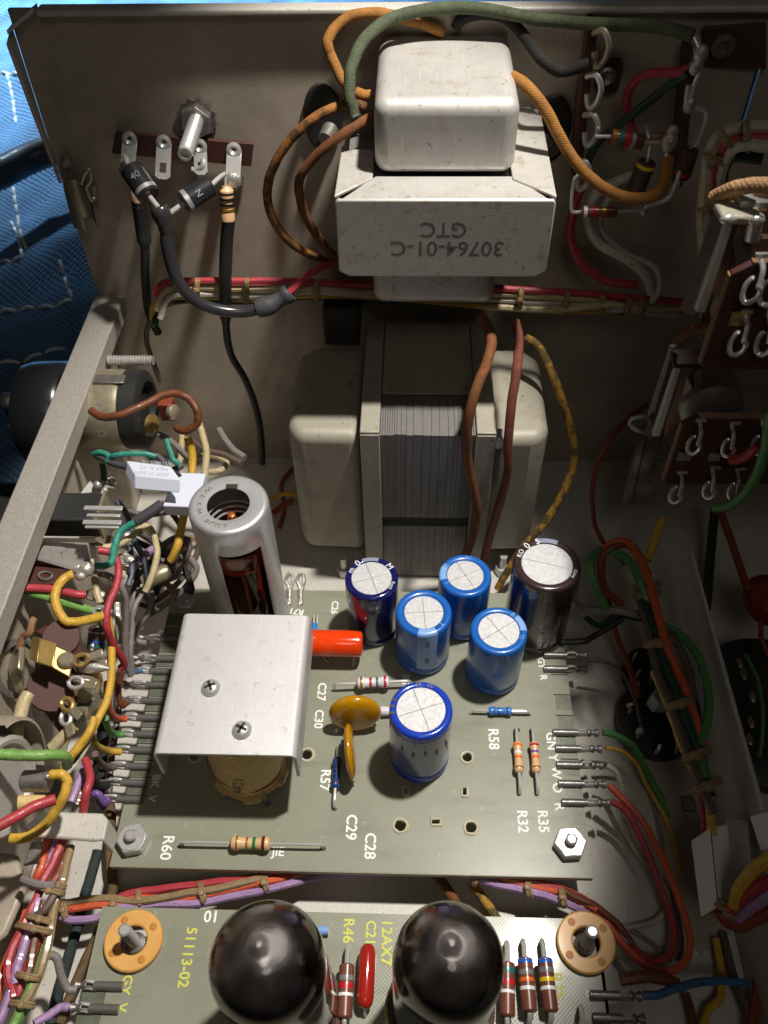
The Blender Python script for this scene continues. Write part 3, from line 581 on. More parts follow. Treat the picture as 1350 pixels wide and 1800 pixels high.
# electrolytic capacitors -------------------------------------------------
def elco(label, cx, cy, zt, r, sleeve, topr, stripe=None, stripe_ang=None, seam=45, txt=(), lowband=None, vent=4, tilt=(0, 0)):
    t = thing('electrolytic_capacitor', label, 'capacitor', (cx, cy, BZ)); ax = V((tilt[0], tilt[1], 1)).normalized(); o = V((cx, cy, BZ)); h = zt - BZ
    pr = [(r * .55, .06), (r * .93, .05), (r, .12), (r, .22), (r * .965, .27), (r * .965, .31), (r, .37), (r, h - .09), (r * .985, h - .04), (r * .94, h - .008), (r * .88, h), (topr + .01, h - .006), (topr - .005, h - .035)]
    part('sleeve', MB().lathe(o, ax, pr, 44), sleeve, t, sharp=70)
    if lowband: part('bottom_ring', MB().lathe(o, ax, [(r + .004, .10), (r + .004, .23), (r * .968, .285)], 44), lowband, t)
    top = o + ax * (h - .05); u = ax.orthogonal().normalized(); u = (X - ax * X.dot(ax)).normalized(); v = ax.cross(u)
    part('can_top', MB().cyl(top - ax * .05, top + ax * .012, topr - .004, seg=40), 'dull_metal', t)
    n = vent; g = .003
    for k in range(n):  # scored lid: each sector is a raised piece
        a0 = R_(seam) + 2 * math.pi * k / n; a1 = a0 + 2 * math.pi / n; mid = (a0 + a1) / 2; c_ = top + (u * math.cos(mid) + v * math.sin(mid)) * g * (1.4 if n > 2 else 1)
        N_ = 40 // n
        pts = [c_ + ax * .005] + [c_ + ax * .005 + (u * math.cos(a0 + (a1 - a0) * i / N_) + v * math.sin(a0 + (a1 - a0) * i / N_)) * (topr - g - .008) for i in range(N_ + 1)]
        part('lid_sector', MB().prism(pts, ax * .022), 'can_top', t, bevel=.006)
    if stripe:
        a0, a1 = R_(stripe_ang - 21), R_(stripe_ang + 21)
        m = MB(); m.lathe(o, ax, [(r + .003, .4), (r + .003, h - .085), (r * .988, h - .034), (r * .943, h - .002), (r * .88, h + .006), (topr + .012, h)], 10, a0, a1, ref=X)
        part('stripe', m, stripe, t, sharp=70)
        am = R_(stripe_ang); dr = u * math.cos(am) + v * math.sin(am); tg = ax.cross(dr)
        for hh in (.75, 1.45):
            if hh < h - .3: part('minus_mark', MB().box(o + ax * hh + dr * (r + .004), (.10, .006, .20), (tg, dr, ax)), 'print_grey' if stripe != 'grey_stripe' else 'print_dark', t)
    for s_, ang, sz, m_ in txt:
        am = R_(ang); dr = u * math.cos(am) + v * math.sin(am); tg = ax.cross(dr); rr = (r * .88 + topr) / 2 + .01
        text(s_, t, m_, o + ax * (h + .004) + dr * rr, sz, -tg, dr, depth=.004)
    return t
def side_text(t, s, cx, cy, r, z, ang, sz, m, vert=True):
    dr = V((math.cos(R_(ang)), math.sin(R_(ang)), 0)); tg = V((-dr.y, dr.x, 0))
    if vert: # one letter at a time up the can, turned on its side
        text(s, t, m, V((cx, cy, z)) + dr * (r + .006), sz, (0, 0, -1), tg, depth=.006)
    else: text(s, t, m, V((cx, cy, z)) + dr * (r + .006), sz, tg, (0, 0, 1), depth=.006)
def pos(px, py, z): q = P(px, py, z=z); return q.x, q.y
x, y = pos(653, 1015, 3.3)
c26 = elco('dark navy electrolytic capacitor standing beside the printed C26', x, y, 3.3, .63, 'navy_sleeve', .48, 'grey_stripe', 95, 20, [('0', 130, .24, 'print_white'), ('M', 38, .22, 'print_white'), ('m', 158, .2, 'print_white'), ('RoHS', -25, .1, 'print_white')])
x, y = pos(745, 1075, 3.05)
t = elco('bright blue electrolytic capacitor in the middle of the group with a stripe facing forwards', x, y, 3.05, .655, 'blue_sleeve', .46, 'blue_pale', -82, 5, [('Y', -40, .18, 'blue_pale')])
for q in t.children:
    if q.name.startswith('stripe') : pass
side_text(t, '1M2W.22', x, y, .655, 2.0, -52, .26, 'blue_pale')
x, y = pos(818, 1010, 3.2)
t = elco('bright blue electrolytic capacitor farthest back, in front of the big transformer', x, y, 3.2, .625, 'blue_sleeve', .44, 'blue_pale', 175, 28, [('8', 150, .2, 'blue_pale'), ('RV', 80, .12, 'blue_pale'), ('J', -150, .16, 'blue_pale')])
side_text(t, 'nichicon', x, y, .625, 2.6, -62, .17, 'blue_pale')
x, y = pos(877, 1107, 3.15)
t = elco('bright blue electrolytic capacitor at the right of the group with a bent score line', x, y, 3.15, .645, 'blue_sleeve', .47, 'blue_pale', 20, 35, [('B', 50, .16, 'blue_pale'), ('TS', -20, .12, 'blue_pale')])
x, y = pos(740, 1246, 3.45)
t = elco('royal blue electrolytic capacitor nearest the camera with a pale grey front', x, y, 3.45, .66, 'royal_sleeve', .515, None, None, 200, [('M', 95, .15, 'print_grey'), ('W', 70, .15, 'print_grey')], lowband='royal_sleeve')
part('stripe', MB().lathe((x, y, BZ), Z, [(.663, .42), (.664, 2.02)], 30, R_(-165), R_(-15), ref=X), 'grey_front', t, sharp=70)
for k in range(5): 
    a = R_(-125 + k * 22); dr = V((math.cos(a), math.sin(a), 0)); tg = V((-dr.y, dr.x, 0)); c_ = V((x, y, BZ + 1.55 - (k % 2) * .1)) + dr * .667
    part('minus_mark', MB().prism([c_ + Z * .16, c_ + tg * .035, c_ - Z * .16, c_ - tg * .035], dr * .004), 'print_dark', t)
for k, a in enumerate((160, 175, 190)):
    dr = V((math.cos(R_(a)), math.sin(R_(a)), 0)); tg = V((-dr.y, dr.x, 0)); part('minus_mark', MB().box(V((x, y, 3.452)) + dr * .59, (.07, .10, .01), (tg, dr, Z)), 'print_dark', t)
x, y = pos(962, 990, 3.95)
t = elco('tall brown and blue electrolytic capacitor at the far right corner of the board', x, y, 3.95, .77, 'brown_sleeve', .59, 'grey_stripe', 85, -15, [('0', 130, .24, 'print_white'), ('5', 105, .22, 'print_white'), ('KO', 155, .16, 'print_white'), ('EEL', -22, .1, 'print_white'), ('94J', -32, .1, 'print_white')], vent=2)
part('blue_wrap', MB().lathe((x, y, BZ), Z, [(.773, .4), (.774, 2.55)], 24, R_(-178), R_(-125), ref=X), 'navy_sleeve', t, sharp=70)
# orange capacitor
c = P(592, 1131, z=BZ + .62)
oc = thing('film_capacitor', 'glossy orange tubular capacitor poking out from under the aluminium bracket', 'capacitor', c)
part('body', MB().lathe(c + V((-.95, 0, 0)), X, [(0, 0), (.2, 0), (.3, .04), (.325, .12), (.325, 1.46), (.3, 1.55), (.24, 1.58), (0, 1.59)], 26), 'orange_coat', oc)
part('lead', MB().tube([c + V((.42, -.1, -.2)), c + V((.40, -.2, -.4)), c + V((.37, -.28, -.62))], .035), 'dull_metal', oc)
part('lead', MB().tube([c + V((-.42, -.1, -.2)), c + V((-.28, -.2, -.4)), c + V((-.16, -.25, -.62))], .035), 'dull_metal', oc)
# disc capacitors
def disc(label, c, n, r, th, feet):
    t = thing('disc_capacitor', label, 'capacitor', c); n = V(n).normalized()
    part('body', MB().lathe(c - n * th / 2, n, [(0, -.01), (r * .6, 0), (r * .86, th * .12), (r * .97, th * .32), (r, th * .5), (r * .97, th * .68), (r * .86, th * .88), (r * .6, th), (0, th + .01)], 36), 'ochre', t, sharp=80)
    for f in feet:
        f = V(f); q = c + (f - c).normalized() * r * .5; up = f + V((0, 0, (c.z - f.z) * .35))
        part('coated_foot', MB().tube([q, up.lerp(q, .35), up], .05, 8, 4), 'ochre', t); part('lead', MB().tube([up, f - V((0, 0, .05))], .03), 'lead_wire', t)
disc('yellow ochre disc capacitor leaning back beside the printed C27 and C30', P(624, 1254, z=BZ + .62), (.06, -.98, .14), .60, .32, [P(592, 1288, z=BZ), P(660, 1284, z=BZ)])
disc('yellow ochre disc capacitor standing edge-on beside the navy resistor', P(616, 1322, z=BZ + .62), (1, .10, .06), .62, .2, [P(622, 1380, z=BZ), P(607, 1300, z=BZ)])
c = P(676, 1250, z=BZ + .15); solo('resistor', 'pale resistor end poking out behind the yellow disc capacitor', 'resistor', MB().lathe(c + V((-.1, 0, 0)), X, [(0, 0), (.1, 0), (.12, .06), (.1, .25), (0, .26)], 14), 'res_white')
# small parts behind the bracket
t = thing('resistor', 'small blue and glass diode behind the orange capacitor, beside C26', 'diode', P(553, 1098, z=BZ + .12)); c = P(553, 1100, z=BZ + .12)
part('body', MB().cyl(c + V((0, -.2, 0)), c + V((0, .05, 0)), .07, .07, 12), 'res_blue', t); part('lead', MB().tube([c + V((-.03, .05, 0)), c + V((-.03, .3, .05)), c + V((-.03, .32, -.12))], .02), 'lead_wire', t); part('lead', MB().tube([c + V((.05, .05, 0)), c + V((.05, .3, .05)), c + V((.05, .32, -.12))], .02), 'lead_wire', t)
for k, px in enumerate((508, 528)):
    t = thing('crimp_terminal', ('twin solder lug behind the tube shield, the %s of the pair' % ('left', 'right')[k]), 'terminal', P(px, 1045, z=BZ), 'solder lugs behind the tube shield')
    part('lug', MB().tube([P(px - 2, 1065, z=BZ), P(px - 1, 1035, z=BZ + .1), P(px - 6, 1020, z=BZ + .2), P(px + 2, 1008, z=BZ + .3), P(px + 7, 1020, z=BZ + .2), P(px + 2, 1040, z=BZ + .15), P(px + 2, 1062, z=BZ + .02)], .05), 'solder', t)
# nuts and studs
def hexnut(label, px, py, z, R=.33, rot=10, stud=.42, sr=.12, group='hex nuts holding the middle board', mt='zinc'):
    c = P(px, py, z=z); t = thing('hex_nut', label, 'nut', c, group); N = []
    for i in range(6): a = R_(60 * i + rot); N.append(c + V((R * math.cos(a), R * math.sin(a), 0)))
    part('nut', MB().prism(N, (0, 0, .24)), mt, t, bevel=.025); part('collar', MB().lathe(c, Z, [(R * .80, .238), (R * .80, .262), (sr + .05, .262), (sr + .03, .2)], 24), mt, t)
    m = MB(); pr = [(0, stud), (sr * .7, stud), (sr, stud - .03)]
    k = stud - .05
    while k > .05: pr += [(sr, k), (sr * .84, k - .016)]; k -= .034
    part('stud', MB().lathe(c, Z, pr[::-1], 16), 'zinc', t)
hexnut('bright hex nut on a stud at the near left corner of the board beside R60', 236, 1480, BZ, .34, 12)
hexnut('bright hex nut on a stud at the near right corner of the board beside R35', 1000, 1487, BZ, .35, 5)
hexnut('bright hex nut at the far left corner of the board by the tube shield', 331, 1064, BZ, .27, 0, .3, .1)
def washer(label, px, py):
    c = P(px, py, z=BZ + .02); t = thing('fibre_washer', label, 'washer', c, 'amber washers on the near board')
    part('ring', MB().lathe(c, Z, [(.27, 0), (.27, .1), (.30, .125), (.54, .125), (.57, .1), (.57, 0), (.27, 0)], 44), 'washer_amber', t)
    for a in (35, 125, 215, 305): q = c + V((.43 * math.cos(R_(a)), .43 * math.sin(R_(a)), .12)); part('dimple', MB().lathe(q, Z, [(.08, 0), (.07, .012), (0, .02)], 16), 'washer_dot', t)
    s = thing('threaded_stud', label.replace('flat amber ring washer', 'bare metal stud rising through the amber washer'), 'stud', V((c.x, c.y, 0)), 'studs through the amber washers')
    sr = .12; pr = []; k = .1
    c2 = V((c.x, c.y, 0))
    while k < 2.0: pr += [(sr, k), (sr * .86, k + .02)]; k += .042
    pr += [(sr, k), (sr * .7, k + .03), (0, k + .03)]
    part('shank', MB().lathe(c2, Z, pr, 16), 'zinc', s); part('spacer', MB().lathe(c2, Z, [(.2, .1), (.2, 1.15), (.12, 1.2)], 20), 'dull_metal', s)
washer('flat amber ring washer at the left corner of the near board', 236, 1655)
washer('flat amber ring washer at the right corner of the near board', 1029, 1658)
# aluminium bracket, coil
br = thing('aluminium_bracket', 'folded brushed aluminium bracket fixed by two cross-head screws over the coil', 'bracket', (-3.65, 9, 3.5))
bx0, bx1, by0, by1, bz = -5.09, -2.20, 7.34, 10.68, 3.5
def bend():
    R = .16; T = .075; out = [] ; inn = []
    out += [(bx0, bz - .98)]; inn += [(bx0 + T, bz - .98)]
    for i in range(7): a = R_(180 - 90 * i / 6); out.append((bx0 + R + R * math.cos(a), bz - R + R * math.sin(a))); inn.append((bx0 + R + (R - T) * math.cos(a), bz - R + (R - T) * math.sin(a)))
    for i in range(7): a = R_(90 - 90 * i / 6); out.append((bx1 - R + R * math.cos(a), bz - R + R * math.sin(a))); inn.append((bx1 - R + (R - T) * math.cos(a), bz - R + (R - T) * math.sin(a)))
    out.append((bx1, bz - .98)); inn.append((bx1 - T, bz - .98)); return out, inn
o_, i_ = bend(); mb = MB(); n = len(o_); vs = []
for yy in (by0, by1):
    vs += [(a, yy, b) for a, b in o_] + [(a, yy, b) for a, b in i_]
fs = []
for i in range(n - 1):
    fs += [(i, i + 1, 2 * n + i + 1, 2 * n + i), (n + i, 3 * n + i, 3 * n + i + 1, n + i + 1), (i, n + i, n + i + 1, i + 1), (2 * n + i, 2 * n + i + 1, 3 * n + i + 1, 3 * n + i)]
fs += [(0, 2 * n, 3 * n, n), (n - 1, 2 * n - 1, 4 * n - 1, 3 * n - 1)]
mb.add(vs, fs); part('folded_sheet', mb, 'aluminium', br, bevel=.012)
for k, (px, py) in enumerate(((370, 1208), (425, 1282))):
    c = P(px, py, z=bz + .05); c.z = bz; s = thing('cross_head_screw', 'cross-head screw on the aluminium bracket, the %s one' % ('farther left', 'nearer right')[k], 'screw', c, 'screws on the aluminium bracket')
    part('head', MB().lathe(c, Z, [(.20, 0), (.205, .02), (.19, .06), (.15, .105), (.09, .13), (0, .14)], 28), 'zinc', s, sharp=70)
    ang = R_(25 + 40 * k)
    for a in (ang, ang + math.pi / 2):
        u = V((math.cos(a), math.sin(a), 0)); part('cross_slot', MB().box(c + V((0, 0, .126)), (.23, .055, .04), (u, V((-u.y, u.x, 0)), Z)), 'dark_hole', s)
cx_, cy_ = -3.50, 8.08
co = thing('coil_former', 'round paper-wrapped coil marked A421 standing under the aluminium bracket', 'coil', (cx_, cy_, BZ))
part('winding', MB().lathe((cx_, cy_, BZ), Z, [(.6, .18), (.76, .22), (.78, .5), (.79, 1.2), (.76, 2.2), (.3, 2.21)], 40), 'paper', co)
part('wrap_edge', MB().lathe((cx_, cy_, BZ), V((.04, .05, 1)), [(.795, .42), (.80, .47), (.795, .52)], 40), 'paper_dark', co)
part('wrap_edge', MB().lathe((cx_, cy_, BZ), V((-.12, .05, 1)), [(.79, .72), (.80, .735), (.79, .75)], 40), 'paper_dark', co)
N = []
for i in range(48):
    a = 6.2832 * i / 48; rr = .88 if (i // 4) % 2 else .79; N.append(V((cx_ + rr * math.cos(a), cy_ + rr * math.sin(a), BZ + .1)))
part('toothed_base', MB().prism(N, (0, 0, .12)), 'paper', co)
for a in (-150, -60, -25): part('pin', MB().cyl((cx_ + .86 * math.cos(R_(a)), cy_ + .86 * math.sin(R_(a)), BZ), (cx_ + .86 * math.cos(R_(a)), cy_ + .86 * math.sin(R_(a)), BZ + .3), .05, .05, 10), 'solder', co)
for k, ch in enumerate('A421'):
    a = R_(-98 + k * 3); dr = V((math.cos(a), math.sin(a), 0)); tg = V((-dr.y, dr.x, 0))
    text(ch, co, 'print_dark', V((cx_, cy_, BZ + .55 + k * .22)) + dr * .80, .34, (Z * .9 - tg * .2), -tg, name='stamped_lettering', depth=.004)
# ---------------------------------------------------------------- tube in its shield
sx, sy, sz, sr = -3.95, 12.15, 5.6, .88
sh = thing('tube_shield', 'grey aluminium tube shield can with a cut-out window and round top opening', 'tube shield', (sx, sy, BZ))
seg = 48; w0, w1 = R_(-104), R_(-36)
def skipw(j, i): # opening in the side facing the camera
    a = 2 * math.pi * (i + .5) / seg; a = (a + math.pi) % (2 * math.pi) - math.pi
    return j in (2, 3, 4) and w0 < a < w1
H_ = sz - BZ
for rr in (sr,):
    m = MB().lathe((sx, sy, BZ), Z, [(rr, 0), (rr, .3), (rr, .6), (rr, 1.4), (rr, 2.4), (rr, 3.62), (rr, H_ - .14), (rr * .985, H_ - .06), (rr * .94, H_ - .01), (rr * .86, H_), (.47, H_ - .03), (.46, H_ - .06)], seg, ref=X, skip=lambda j, i: skipw(j, i) or False)
    o = part('can', m, 'shield_aluminium', sh, sharp=60); md = o.modifiers.new('wall', 'SOLIDIFY'); md.thickness = .05; md.offset = -1
part('notch', MB().prism([(sx - .12, sy + .44, sz + .002), (sx + .14, sy + .44, sz + .002), (sx + .14, sy + .56, sz + .002), (sx - .12, sy + .56, sz + .002)], (0, 0, .004)), 'dark_hole', sh)
for k in range(3): part('spring_ring', MB().tube([V((sx + (.62 - .07 * k) * math.cos(a), sy + (.62 - .07 * k) * math.sin(a), sz - .62 - .10 * k)) for a in [2 * math.pi * i / 24 for i in range(25)]], .028, 6, 1), 'bright_metal', sh)
for s_, a0, st in (('WESM', 172, -20), ('8CG7', 252, 13)): 
    for k, ch in enumerate(s_):
        a = R_(a0 + st * (k - 1.5) * (-1 if st < 0 else 1) ); a = R_(a0 + abs(st) * (k - 1.5)); dr = V((math.cos(a), math.sin(a), 0)); text(ch, sh, 'dull_metal', V((sx, sy, sz - .012)) + dr * .66, .2, V((-dr.y, dr.x, 0)), -dr, name='stamped_lettering', depth=.004)
tb = thing('vacuum_tube', 'small vacuum tube inside the grey shield can, its glass tip in the round opening', 'vacuum tube', (sx, sy, BZ))
part('glass_envelope', MB().lathe((sx, sy, BZ), Z, [(.72, .1), (.72, 3.1), (.66, 3.35), (.5, 3.5), (.25, 3.58), (.12, 3.66), (.09, 3.85), (.06, 3.98), (0, 4.02)], 32), 'amber_glass', tb, sharp=80)
part('getter_cap', MB().lathe((sx, sy, BZ), Z, [(.60, 3.2), (.5, 3.4), (.2, 3.5), (0, 3.52)], 24), 'tube_black', tb)
part('glass_tip', MB().lathe((sx + .02, sy - .02, BZ), Z, [(.17, 3.52), (.2, 3.6), (.14, 3.72), (.1, 3.95), (.08, 4.05), (0, 4.08)], 14), 'copper_glow', tb)
part('mica_spacer', MB().cyl((sx, sy, BZ + 2.62), (sx, sy, BZ + 2.66), .62, .62, 20), 'copper_glow', tb)
part('mica_support', MB().span((sx - .3, sy - .42, BZ + 2.67), (sx + .18, sy - .35, BZ + 3.15)), 'mica', tb)
part('electrode', MB().span((sx - .42, sy - .3, BZ + .4), (sx + .42, sy + .3, BZ + 2.6)), 'tube_black', tb, bevel=.05)
part('electrode', MB().cyl((sx + .12, sy - .5, BZ + .4), (sx + .12, sy - .5, BZ + 2.6), .07, .07, 10), 'dull_metal', tb)
# ---------------------------------------------------------------- two big tubes on the near board
def tube12(label, tipx, tipy, k):
    q = P(tipx, tipy, z=5.92); x, y = q.x + (.09 if k == 0 else .06), q.y; t = thing('vacuum_tube', label, 'vacuum tube', (x, y, BZ)); r = .93 if k == 0 else .885; zb = BZ
    pr = [(.8, zb + .1), (.92, zb + .25), (r, zb + .5), (r, 4.55), (r * .99, 4.75), (r * .955, 4.98), (r * .88, 5.2), (r * .76, 5.4), (r * .58, 5.58), (r * .42, 5.67), (.30, 5.70), (.23, 5.715), (.18, 5.745), (.15, 5.80), (.12, 5.88), (.04, 5.96), (0, 5.965)]
    g = part('glass_envelope', MB().lathe((x, y, 0), Z, pr, 56), 'glass', t, sharp=85)
    pi = [(r - .04, 4.45), (r - .04, 4.55), (r * .99 - .04, 4.75), (r * .955 - .04, 4.98), (r * .88 - .035, 5.18), (r * .76 - .03, 5.37), (r * .58 - .02, 5.545), (r * .38, 5.665), (.2, 5.71), (.12, 5.76), (.06, 5.86), (0, 5.9)]
    part('getter_coating', MB().lathe((x, y, 0), Z, pi, 56), 'getter', t, sharp=85)
    part('mica_spacer', MB().cyl((x, y, 4.15), (x, y, 4.19), .82, .82, 24), 'mica', t)
    for s in (-1, 1): part('plate', MB().span((x + s * .42 - .26, y - .3, 1.7), (x + s * .42 + .26, y + .3, 4.1)), 'dull_metal', t, bevel=.04)
    for a in range(9): an = R_(40 * a + 10); part('pin', MB().tube([V((x + .55 * math.cos(an), y + .55 * math.sin(an), BZ)), V((x + .5 * math.cos(an), y + .5 * math.sin(an), 1.8))], .04, 6, 1), 'lead_wire', t)
    part('socket', MB().lathe((x, y, 0), Z, [(1.0, BZ), (1.0, BZ + .3), (.86, BZ + .34), (.8, BZ + .3), (0, BZ + .28)], 32), 'phenolic', t)
tube12('dark mirrored vacuum tube at the near edge, left of the red capacitor', 443, 1658, 0)
tube12('dark mirrored vacuum tube at the near edge, right of the red capacitor', 787, 1655, 1)
# near-board top terminals
# ================================================================ ON THE BACK WALL, LEFT
def Wy(px, py, y=WY): return P(px, py, y=y)
tsL = thing('terminal_strip', 'brown tag strip with four metal lugs on the back panel, left of the small transformer', 'terminal strip', Wy(320, 265))
part('strip', MB().prism([Wy(203, 232, 18.72), Wy(446, 253, 18.72), Wy(441, 293, 18.72), Wy(196, 270, 18.72)], (0, .1, 0)), 'phenolic', tsL, bevel=.015)
def lug(px, py, L, w_, tilt, par, hole=True, solder=False, y=18.68):
    a = Wy(px, py, y); d = (V((tilt, -.75, -1))).normalized(); s = d.cross(V((0, 1, -.75)).normalized()).normalized(); s = X - d * X.dot(d); s.normalize(); n = d.cross(s)
    o = part('lug', MB(), 'zinc', par) if False else None
    pts = lambda ww, l0, l1: [a + d * l0 - s * ww, a + d * (l1 - ww * .6) - s * ww, a + d * l1 - s * ww * .45, a + d * l1 + s * ww * .45, a + d * (l1 - ww * .6) + s * ww, a + d * l0 + s * ww]
    if hole:
        m = MB(); hw = w_ * .45; q0, q1 = L * .55, L * .82
        m.prism([a + d * 0 - s * w_, a + d * q0 - s * w_, a + d * q0 + s * w_, a + s * w_], n * .035)
        m.prism([a + d * q0 - s * w_, a + d * q1 - s * w_, a + d * q1 - s * hw, a + d * q0 - s * hw], n * .035); m.prism([a + d * q0 + s * hw, a + d * q1 + s * hw, a + d * q1 + s * w_, a + d * q0 + s * w_], n * .035)
        m.prism([a + d * q1 - s * w_, a + d * (L - .06) - s * w_, a + d * L - s * w_ * .5, a + d * L + s * w_ * .5, a + d * (L - .06) + s * w_, a + d * q1 + s * w_], n * .035)
        o = part('lug', m, 'zinc', par)
    else: o = part('lug', MB().prism(pts(w_, 0, L), n * .035), 'zinc', par, bevel=.01)
    part('eyelet', MB().lathe(a + V((0, -.02, .02)), V((0, -1, .25)), [(.09, 0), (.17, .02), (.17, .05), (.1, .07), (.05, .03), (.05, 0)], 16), 'zinc', o)
    if solder: part('solder_blob', MB().ball(a + d * (L * .82) + n * -.01 + V((0, -.03, 0)), .2, (1, .5, 1.1)), 'solder', o)
    return a + d * L * .85
lug(229, 245, .78, .17, -.20, tsL, False, True); lug(289, 251, .78, .17, -.12, tsL); lug(352, 258, .6, .15, .0, tsL); lug(412, 264, .80, .17, -.1, tsL, False, True)
part('hook', MB().tube([Wy(357, 280, 18.5), Wy(356, 292, 18.4), Wy(345, 299, 18.4), Wy(336, 297, 18.4)], .06), 'zinc', tsL)
sd = thing('wall_stud', 'threaded stud with hex nut and toothed washer above the left tag strip', 'stud', Wy(347, 205))
c = Wy(347, 207, WY - .03); N = []
for i in range(24): a = 6.2832 * i / 24; rr = .46 if i % 2 else .39; N.append(c + V((rr * math.cos(a), 0, rr * math.sin(a))))
part('star_washer', MB().prism(N, (0, -.05, 0)), 'dull_metal', sd)
N = [c + V((.37 * math.cos(R_(60 * i + 20)), -.05, .37 * math.sin(R_(60 * i + 20)))) for i in range(6)]
part('nut', MB().prism(N, (0, -.24, 0)), 'dull_metal', sd, bevel=.03)
a, b = Wy(345, 212, 18.7), Wy(325, 272, 17.3); L_ = (b - a).length; pr = []; k = 0
while k < L_ - .05: pr += [(.17, k), (.145, k + .04)]; k += .085
pr += [(.15, L_), (.09, L_), (.08, L_ - .05), (0, L_ - .06)]
part('shank', MB().lathe(a, b - a, pr, 18), 'zinc', sd)
# diodes
def diode(label, a, b, r, end):
    d = (b - a).normalized(); L = (b - a).length; t = thing('diode', label, 'diode', (a + b) / 2)
    part('body', MB().lathe(a, d, [(0, 0), (r * .9, 0), (r, .03), (r, L - .03), (r * .9, L), (0, L)], 24), 'diode_black', t)
    f = end; part('cathode_band', MB().lathe(a, d, [(r - .01, L * f - .05), (r + .005, L * f - .05), (r + .005, L * f + .05), (r - .01, L * f + .05)], 24), 'b_silver', t); return t, a, b, d
t, a, b, d = diode('black diode with a silver band below the first lug of the left tag strip', Wy(230, 297, 17.9), Wy(263, 345, 17.4), .26, .83)
part('lead', MB().tube([Wy(219, 275, 18.25), Wy(224, 287, 18.0), a + d * .02], .06), 'lead_wire', t); part('lead', MB().tube([b - d * .02, Wy(268, 352, 17.3), Wy(281, 368, 17.1)], .06), 'lead_wire', t)
cd_ = (CAM - (a + b) / 2); cd_ = (cd_ - d * cd_.dot(d)).normalized()
text('40', t, 'print_grey' if 0 else 'b_silver', (a + b) / 2 + cd_ * .265 - d * .08, .24, d.cross(cd_) * -1, d * -1 if 0 else -d, name='printed_lettering') if False else text('40', t, 'b_silver', (a + b) / 2 + cd_ * .265 - d * .05, .22, cd_.cross(d), -d if (cd_.cross(d)).cross(-d).dot(cd_) > 0 else d)
t, a, b, d = diode('black diode with a silver band slanting from the last lug of the left tag strip', Wy(372, 325, 17.7), Wy(322, 357, 17.3), .25, .86)
part('lead', MB().tube([Wy(397, 305, 18.0), Wy(385, 313, 17.9), a], .055), 'lead_wire', t); part('lead', MB().tube([b, Wy(312, 365, 17.2), Wy(298, 375, 17.1)], .06), 'lead_wire', t)
cd_ = (CAM - (a + b) / 2); cd_ = (cd_ - d * cd_.dot(d)).normalized(); q = cd_.cross(d)
text('N', t, 'b_silver', (a + b) / 2 + cd_ * .255, .2, q, d if q.cross(d).dot(cd_) > 0 else -d)
solo('heat_shrink_lead', 'thick black heat-shrunk cable looping down from the two diodes', 'cable', MB().tube([Wy(279, 362, 17.1), Wy(284, 376, 17.05), Wy(292, 400, 17.0), Wy(294, 430, 16.9), Wy(303, 470, 16.8), Wy(322, 508, 16.7), Wy(360, 537, 16.7), Wy(410, 548, 16.8), Wy(452, 543, 16.9), Wy(500, 522, 17.1)], lambda t: .17 + .05 * math.sin(min(1, t * 5) * 3.14) if t < .25 else .145, 14, 6), 'pvc_black')
solo('heat_shrink_sleeve', 'grey heat-shrink sleeve with a crimp joining the black loop to a thin maroon wire', 'sleeve', MB().tube([Wy(452, 543, 16.9), Wy(475, 536, 16.95), Wy(490, 527, 17), Wy(500, 521, 17.05), Wy(510, 513, 17.1)], lambda t: .21 + .03 * math.sin(t * 9), 12), 'shrink')
wire('thin maroon wire from the grey sleeve up behind the small transformer', [(508, 514, 17.1), (530, 495, 17.3), (555, 474, 17.5), (590, 462, 17.9)], .10, 'w_red', 'y')
t = thing('sleeved_resistor', 'banded tan resistor pushed into a long black sleeve hanging from the last lug', 'resistor', Wy(399, 350, 18.1))
part('body', MB().lathe(Wy(397, 328, 18.1), Wy(401, 385, 17.9) - Wy(397, 328, 18.1), [(0, 0), (.1, 0), (.165, .08), (.165, .2), (.135, .3), (.135, .5), (.165, .62), (.16, .75), (0, .76)], 18), 'res_tan', t)
for f in (.17, .33, .5, .66): q = Wy(397, 328, 18.1).lerp(Wy(401, 385, 17.9), f); part('colour_band', MB().lathe(q, Wy(401, 385, 17.9) - Wy(397, 328, 18.1), [(.15, 0), (.17, .0), (.17, .045), (.15, .045)], 18), 'b_black' if f < .6 else 'b_gold', t)
part('lead', MB().tube([Wy(397, 305, 18.2), Wy(396, 328, 18.1)], .03), 'lead_wire', t)
solo('black_sleeve', 'long thin black sleeve running down the back panel from the banded resistor', 'sleeve', MB().tube([Wy(402, 383, 17.9), Wy(398, 430, 17.9), Wy(396, 500, 17.8), Wy(398, 580, 18), Wy(407, 625, 18.2), Wy(430, 665, 18.3), Wy(448, 710, 18.3), Wy(458, 760, 18.2), Wy(461, 815, 18.0)], lambda t: .155 if t < .35 else .10, 10), 'rubber_black')
t = thing('sleeved_resistor', 'tan resistor end behind the first diode with a black sleeve below it', 'resistor', Wy(241, 345, 18.4))
part('body', MB().lathe(Wy(240, 330, 18.4), Wy(244, 360, 18.3) - Wy(240, 330, 18.4), [(0, 0), (.12, .02), (.16, .1), (.15, .3), (.16, .42), (0, .44)], 18), 'res_tan', t)
solo('black_sleeve', 'thin black sleeve running down the back panel below the first diode', 'sleeve', MB().tube([Wy(243, 352, 18.3), Wy(250, 400, 18.3), Wy(255, 440, 18.2), Wy(256, 500, 18.2), Wy(262, 550, 18.3), Wy(278, 585, 18.4)], lambda t: .17 if t < .35 else .11, 10), 'rubber_black')
